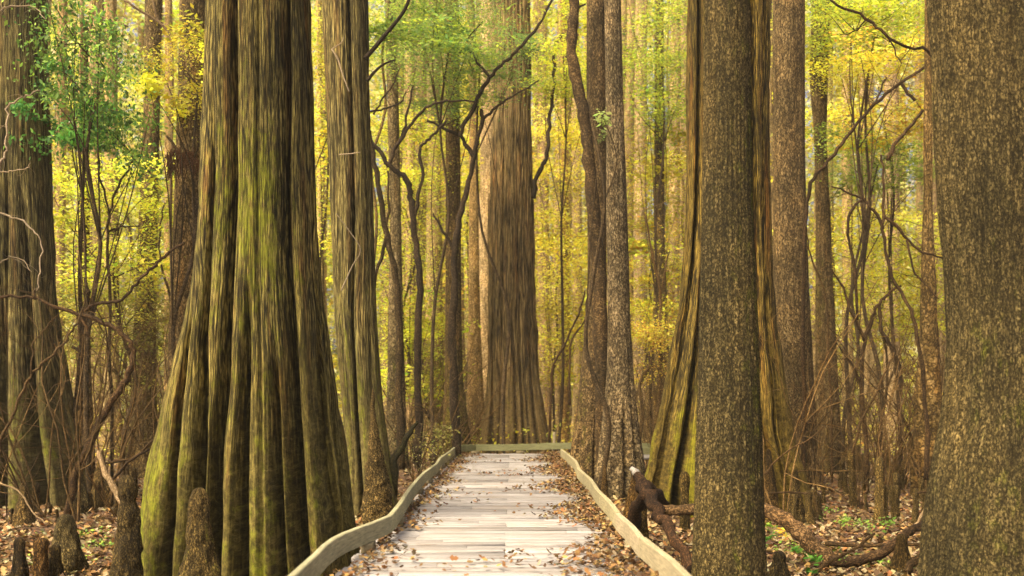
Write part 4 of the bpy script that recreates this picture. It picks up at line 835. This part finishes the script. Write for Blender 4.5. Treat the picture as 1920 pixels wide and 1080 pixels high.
leafy('seedling', 'bright green seedling on the dark stump right of the front trunk', [(1440, 1012), (1470, 1005), (1482, 1030), (1450, 1036)], 10.4, [(.06, .18, .02), (.10, .24, .03)], 7, 16, .06, (.03, .05, .015), 224, cat='seedling', limbs=0, stem=False)
leafy('seedling', 'lime green seedling right of the dark leafy stump', [(1488, 1008), (1512, 1010), (1510, 1022), (1490, 1020)], 12, [(.16, .28, .03), (.22, .34, .04)], 6, 18, .06, (.04, .05, .02), 225, cat='seedling', limbs=0, stem=False)
leafy('seedling', 'green seedling cluster beyond the curved fallen log', [(1575, 960), (1605, 950), (1602, 985), (1580, 990)], 14.5, [(.16, .32, .04), (.25, .4, .06)], 8, 18, .06, (.06, .06, .04), 226, cat='seedling', limbs=0, stem=False)
leafy('seedling', 'yellow orange leaf tuft behind the green seedlings', [(1450, 985), (1482, 988), (1480, 1005), (1455, 1005)], 12.6, ORANGE + YEL[:1], 6, 20, .06, (.04, .05, .02), 227, cat='seedling', limbs=0, stem=False)

# shaggy clump
g = np.random.default_rng(9); cs = [P(a, b, 19.4) for a, b in ((318, 290), (330, 280), (345, 285), (360, 290), (372, 300), (340, 300), (322, 310))]
tb = []
for c in cs:
    for _ in range(22):
        s = np.array(c) + g.normal(0, .05, 3); l = g.uniform(.1, .4); tb.append(([s, s + np.array([g.normal(0, .03), 0, -l * .5]), s + np.array([g.normal(0, .05), 0, -l])], [.009, .008, .003], dict(sides=4, sub=2)))
o = link('moss_clump', tubes_mesh('moss_clump', tb), M['dark_wood']); o.color = (2.2, 1.5, 1.1, 1); tag(o, 'shaggy brown hanging clump on the trunk behind the fluted cypress', 'moss clump')

# ================================================================== far trees (crowns + trunks) and distant woodland
def far_crown(seed, palette):
    g = np.random.default_rng(seed); cs = []
    for _ in range(64):
        a = g.uniform(0, 6.28); r = g.uniform(.4, 3.6); z = g.uniform(2.5, 23); cs.append((math.cos(a) * r, math.sin(a) * r, z))
    V, Q, c = cloud(cs, 55, (.75, .75, .30), palette, .24, seed, .35, .5, .3); return quads_mesh('crown', V, Q, False, None, c)
crowns = [far_crown(301, YEL), far_crown(302, YEL + LIME), far_crown(303, LIME), far_crown(304, YEL + ORANGE), far_crown(305, LIME + GREEN[2:]), far_crown(306, YEL + [(.6, .5, .3)])]
ftr = []
for i in range(5):
    g_ = np.random.default_rng(60 + i); w0 = .20 + .07 * i; Yr = 50.0; px = w0 * F / Yr
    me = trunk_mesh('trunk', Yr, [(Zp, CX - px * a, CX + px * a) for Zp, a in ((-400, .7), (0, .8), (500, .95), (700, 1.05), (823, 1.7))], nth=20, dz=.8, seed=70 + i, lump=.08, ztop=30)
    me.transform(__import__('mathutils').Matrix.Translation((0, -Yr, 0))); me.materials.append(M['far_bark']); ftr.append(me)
for c in crowns: c.materials.append(M['leaf'])
g = random.Random(77)
for i in range(96):
    Y = 42 + 42 * (i / 96) ** .9 + g.uniform(-2, 2); x = g.uniform(-.52, .52) * Y
    root = empty('distant_tree', (x, Y, 0)); tag(root, 'slim pale tree deep in the glowing yellow woods', 'tree', 'distant trees in the yellow woods')
    t = link('trunk', ftr[i % 5], None, root, (0, 0, 0)); t.rotation_euler = (g.uniform(-.02, .02), g.uniform(-.03, .03), g.uniform(0, 6)); v = g.uniform(.7, 1.25); t.color = (v * 1.05, v * .95, v * .8, 1)
    if i % 3 == 0:
        c = link('crown', crowns[g.randrange(6)], None, root, (0, 0, g.uniform(-1, 2))); c.rotation_euler = (0, 0, g.uniform(0, 6)); s = g.uniform(.8, 1.2); c.scale = (s, s, s); v = g.uniform(.8, 1.2); c.color = (v, v, v, 1)
def woodland():
    g = np.random.default_rng(500); cs = []
    for _ in range(4400):
        Y = g.uniform(66, 90); cs.append((g.uniform(-.58, .58) * Y, Y, g.uniform(0, 1) ** 1.0 * 35))
    for _ in range(1500): Y = g.uniform(92, 112); cs.append((g.uniform(-.58, .58) * Y, Y, g.uniform(0, 20)))
    V, Q, c = cloud(cs, 84, (1.3, 1.3, .5), YEL + LIME[:2] + [(.85, .72, .45), (.8, .7, .38), (.85, .78, .5), (.85, .66, .4), (.8, .75, .3)], .36, 501, .5, .6, .35)  # cream tones put the pale glow of the bright background into the leaf colours
    tag(link('distant_woodland', quads_mesh('distant_woodland', V, Q, False, None, c), M['leaf']), 'distant yellow foliage closing the view between all the trunks', 'woodland', kind='stuff')
    cs = []
    for _ in range(1900):
        Y = g.uniform(29, 80); x = g.uniform(-.52, .52) * Y
        if abs(x) < 1.8 and Y < 28: continue
        cs.append((x, Y, g.exponential(1.0) * min(1, (Y - 20) / 25) + .1))
    V, Q, c = cloud(cs, 36, (.5, .5, .25), ORANGE[:2] + YEL + LIME[:2] + [(.4, .3, .08), (.35, .28, .08), (.45, .42, .08)], .10, 502, .6, .5, .4)
    tag(link('undergrowth', quads_mesh('undergrowth', V, Q, False, None, c), M['leaf']), 'golden brown undergrowth across the distant forest floor', 'undergrowth', kind='stuff')
woodland()

# ================================================================== fallen leaves
def litter(name, label, n, sampler, size, palette, seed, zfun, curl=.35, dens=None):
    g = np.random.default_rng(seed); X, Y = sampler(g, n); n = len(X); Z = zfun(X, Y) + np.abs(g.normal(0, .012, n)) + .006
    sz = size * g.uniform(.55, 1.35, n); a = g.uniform(0, 6.283, n); ca, sa = np.cos(a), np.sin(a)
    shape = np.array([(-.5, 0), (-.22, .26), (.0, .16), (.18, .34), (.5, 0), (.18, -.34), (.0, -.16), (-.22, -.26)])
    tx, ty = g.normal(0, curl, n), g.normal(0, curl, n); cv = g.uniform(.1, .9, n)
    V = np.zeros((n, 8, 3))
    for k, (u, v) in enumerate(shape):
        lx, ly = u * sz, v * sz; h = cv * (u * u + 1.4 * v * v) * sz + tx * lx + ty * ly
        V[:, k, 0] = X + lx * ca - ly * sa; V[:, k, 1] = Y + lx * sa + ly * ca; V[:, k, 2] = Z + h + .25 * sz * np.minimum(1, np.hypot(tx, ty))
    Q = []; b = np.arange(n) * 8
    for q in ((0, 1, 2, 7), (2, 6, 7, 7), (2, 3, 5, 6), (3, 4, 5, 5)): pass
    Q = np.concatenate([np.stack([b, b + 1, b + 2, b + 7], 1), np.stack([b + 7, b + 2, b + 6, b + 6], 1)[:0], np.stack([b + 2, b + 3, b + 5, b + 6], 1)])
    Q2 = np.stack([b + 7, b + 2, b + 6], 1); Q3 = np.stack([b + 3, b + 4, b + 5], 1)
    col = np.hstack([pick(palette, n, g, .25), np.ones((n, 1))])
    me = bpy.data.meshes.new(name); me.vertices.add(8 * n); me.vertices.foreach_set('co', V.astype(np.float32).ravel())
    li = np.concatenate([Q.ravel(), Q2.ravel(), Q3.ravel()]).astype(np.int32); me.loops.add(len(li)); me.loops.foreach_set('vertex_index', li)
    tot = np.concatenate([np.full(2 * n, 4), np.full(2 * n, 3)]).astype(np.int32); st = np.concatenate([[0], np.cumsum(tot)[:-1]]).astype(np.int32)
    me.polygons.add(4 * n); me.polygons.foreach_set('loop_start', st); me.polygons.foreach_set('loop_total', tot)
    at = me.attributes.new('col', 'FLOAT_COLOR', 'FACE'); at.data.foreach_set('color', np.tile(col, (4, 1)).astype(np.float32).ravel()); me.update(calc_edges=True)
    o = link(name, me, M['litter']); tag(o, label, 'leaves', kind='stuff'); return o
def s_ground(g, n):
    Y = 7.5 + 30 * g.random(n) ** 1.7; X = g.uniform(-.56, .56, n) * Y; ok = (X < -1.28) | (X > 1.17) | (Y > 26.3); return X[ok], Y[ok]
litter('leaf_litter', 'brown and orange fallen leaves covering the forest floor', 120000, s_ground, .08, [(q[0] * .66, q[1] * .74, q[2] * .7) for q in BROWN] + [(.30, .24, .12), (.15, .11, .045), (.09, .05, .02)], 601, gz)
def s_deck(g, n):
    Y = 6.0 + 20 * g.random(n); t = g.random(n)
    Xr = 1.10 - np.abs(g.normal(0, .25, n)) * (1 + .5 * np.sin(Y * 1.7)); Xl = -1.2 + np.abs(g.normal(0, .14, n)) * (1 + .7 * np.sin(Y * 2.3 + 1)); Xm = g.uniform(-1.15, 1.0, n)
    X = np.where(t < .66, Xr, np.where(t < .82, Xl, Xm)); N = Noise2(17); cl = N(X * 2.5, Y * 1.6); keep = ((t < .80) | (cl > .38)) & (X > -1.22) & (X < 1.12); return X[keep], Y[keep]
litter('deck_leaves', 'dry fallen leaves drifted along both sides of the boardwalk', 16000, s_deck, .056, [(q[0] * .58, q[1] * .64, q[2] * .62) for q in BROWN], 602, lambda x, y: DZ + .004 + np.clip(x - .75, 0, 1) * .08)
def s_green(g, n):
    c = np.array([P(470, 0, 12)[:2]] * 0 + [(P(150, 0, 13.5)[0], 13.5), (P(110, 0, 11.5)[0], 11.5), (P(185, 0, 12.6)[0], 12.6), (P(1640, 0, 11.6)[0], 11.6), (P(1600, 0, 15)[0], 15), (P(1500, 0, 12.5)[0], 12.5)])
    i = g.integers(0, len(c), n); return c[i, 0] + g.normal(0, .22, n), c[i, 1] + g.normal(0, .28, n)
litter('ground_moss', 'bright green moss and seedlings in patches on the forest floor', 800, s_green, .045, [(.13, .22, .02), (.20, .28, .03), (.08, .15, .02)], 603, lambda x, y: gz(x, y) + .03)

# ================================================================== air
HAZE = True
if HAZE:
    bm_v = [(x, y, z) for x in (-90, 90) for y in (-6, 150) for z in (-1.3, 60)]
    me = bpy.data.meshes.new('haze'); me.from_pydata(bm_v, [], [(0, 1, 3, 2), (4, 6, 7, 5), (0, 4, 5, 1), (2, 3, 7, 6), (0, 2, 6, 4), (1, 5, 7, 3)]); me.update()
    hm = bpy.data.materials.new('haze_air'); hm.use_nodes = True; t = hm.node_tree; t.nodes.clear(); ou = t.nodes.new('ShaderNodeOutputMaterial'); pv = t.nodes.new('ShaderNodeVolumePrincipled')
    pv.inputs['Color'].default_value = (1.0, .93, .72, 1); pv.inputs['Density'].default_value = .0007; pv.inputs['Anisotropy'].default_value = .2; t.links.new(pv.outputs[0], ou.inputs['Volume'])
    tag(link('haze', me, hm), 'faint golden haze filling the woods', 'haze', kind='stuff')
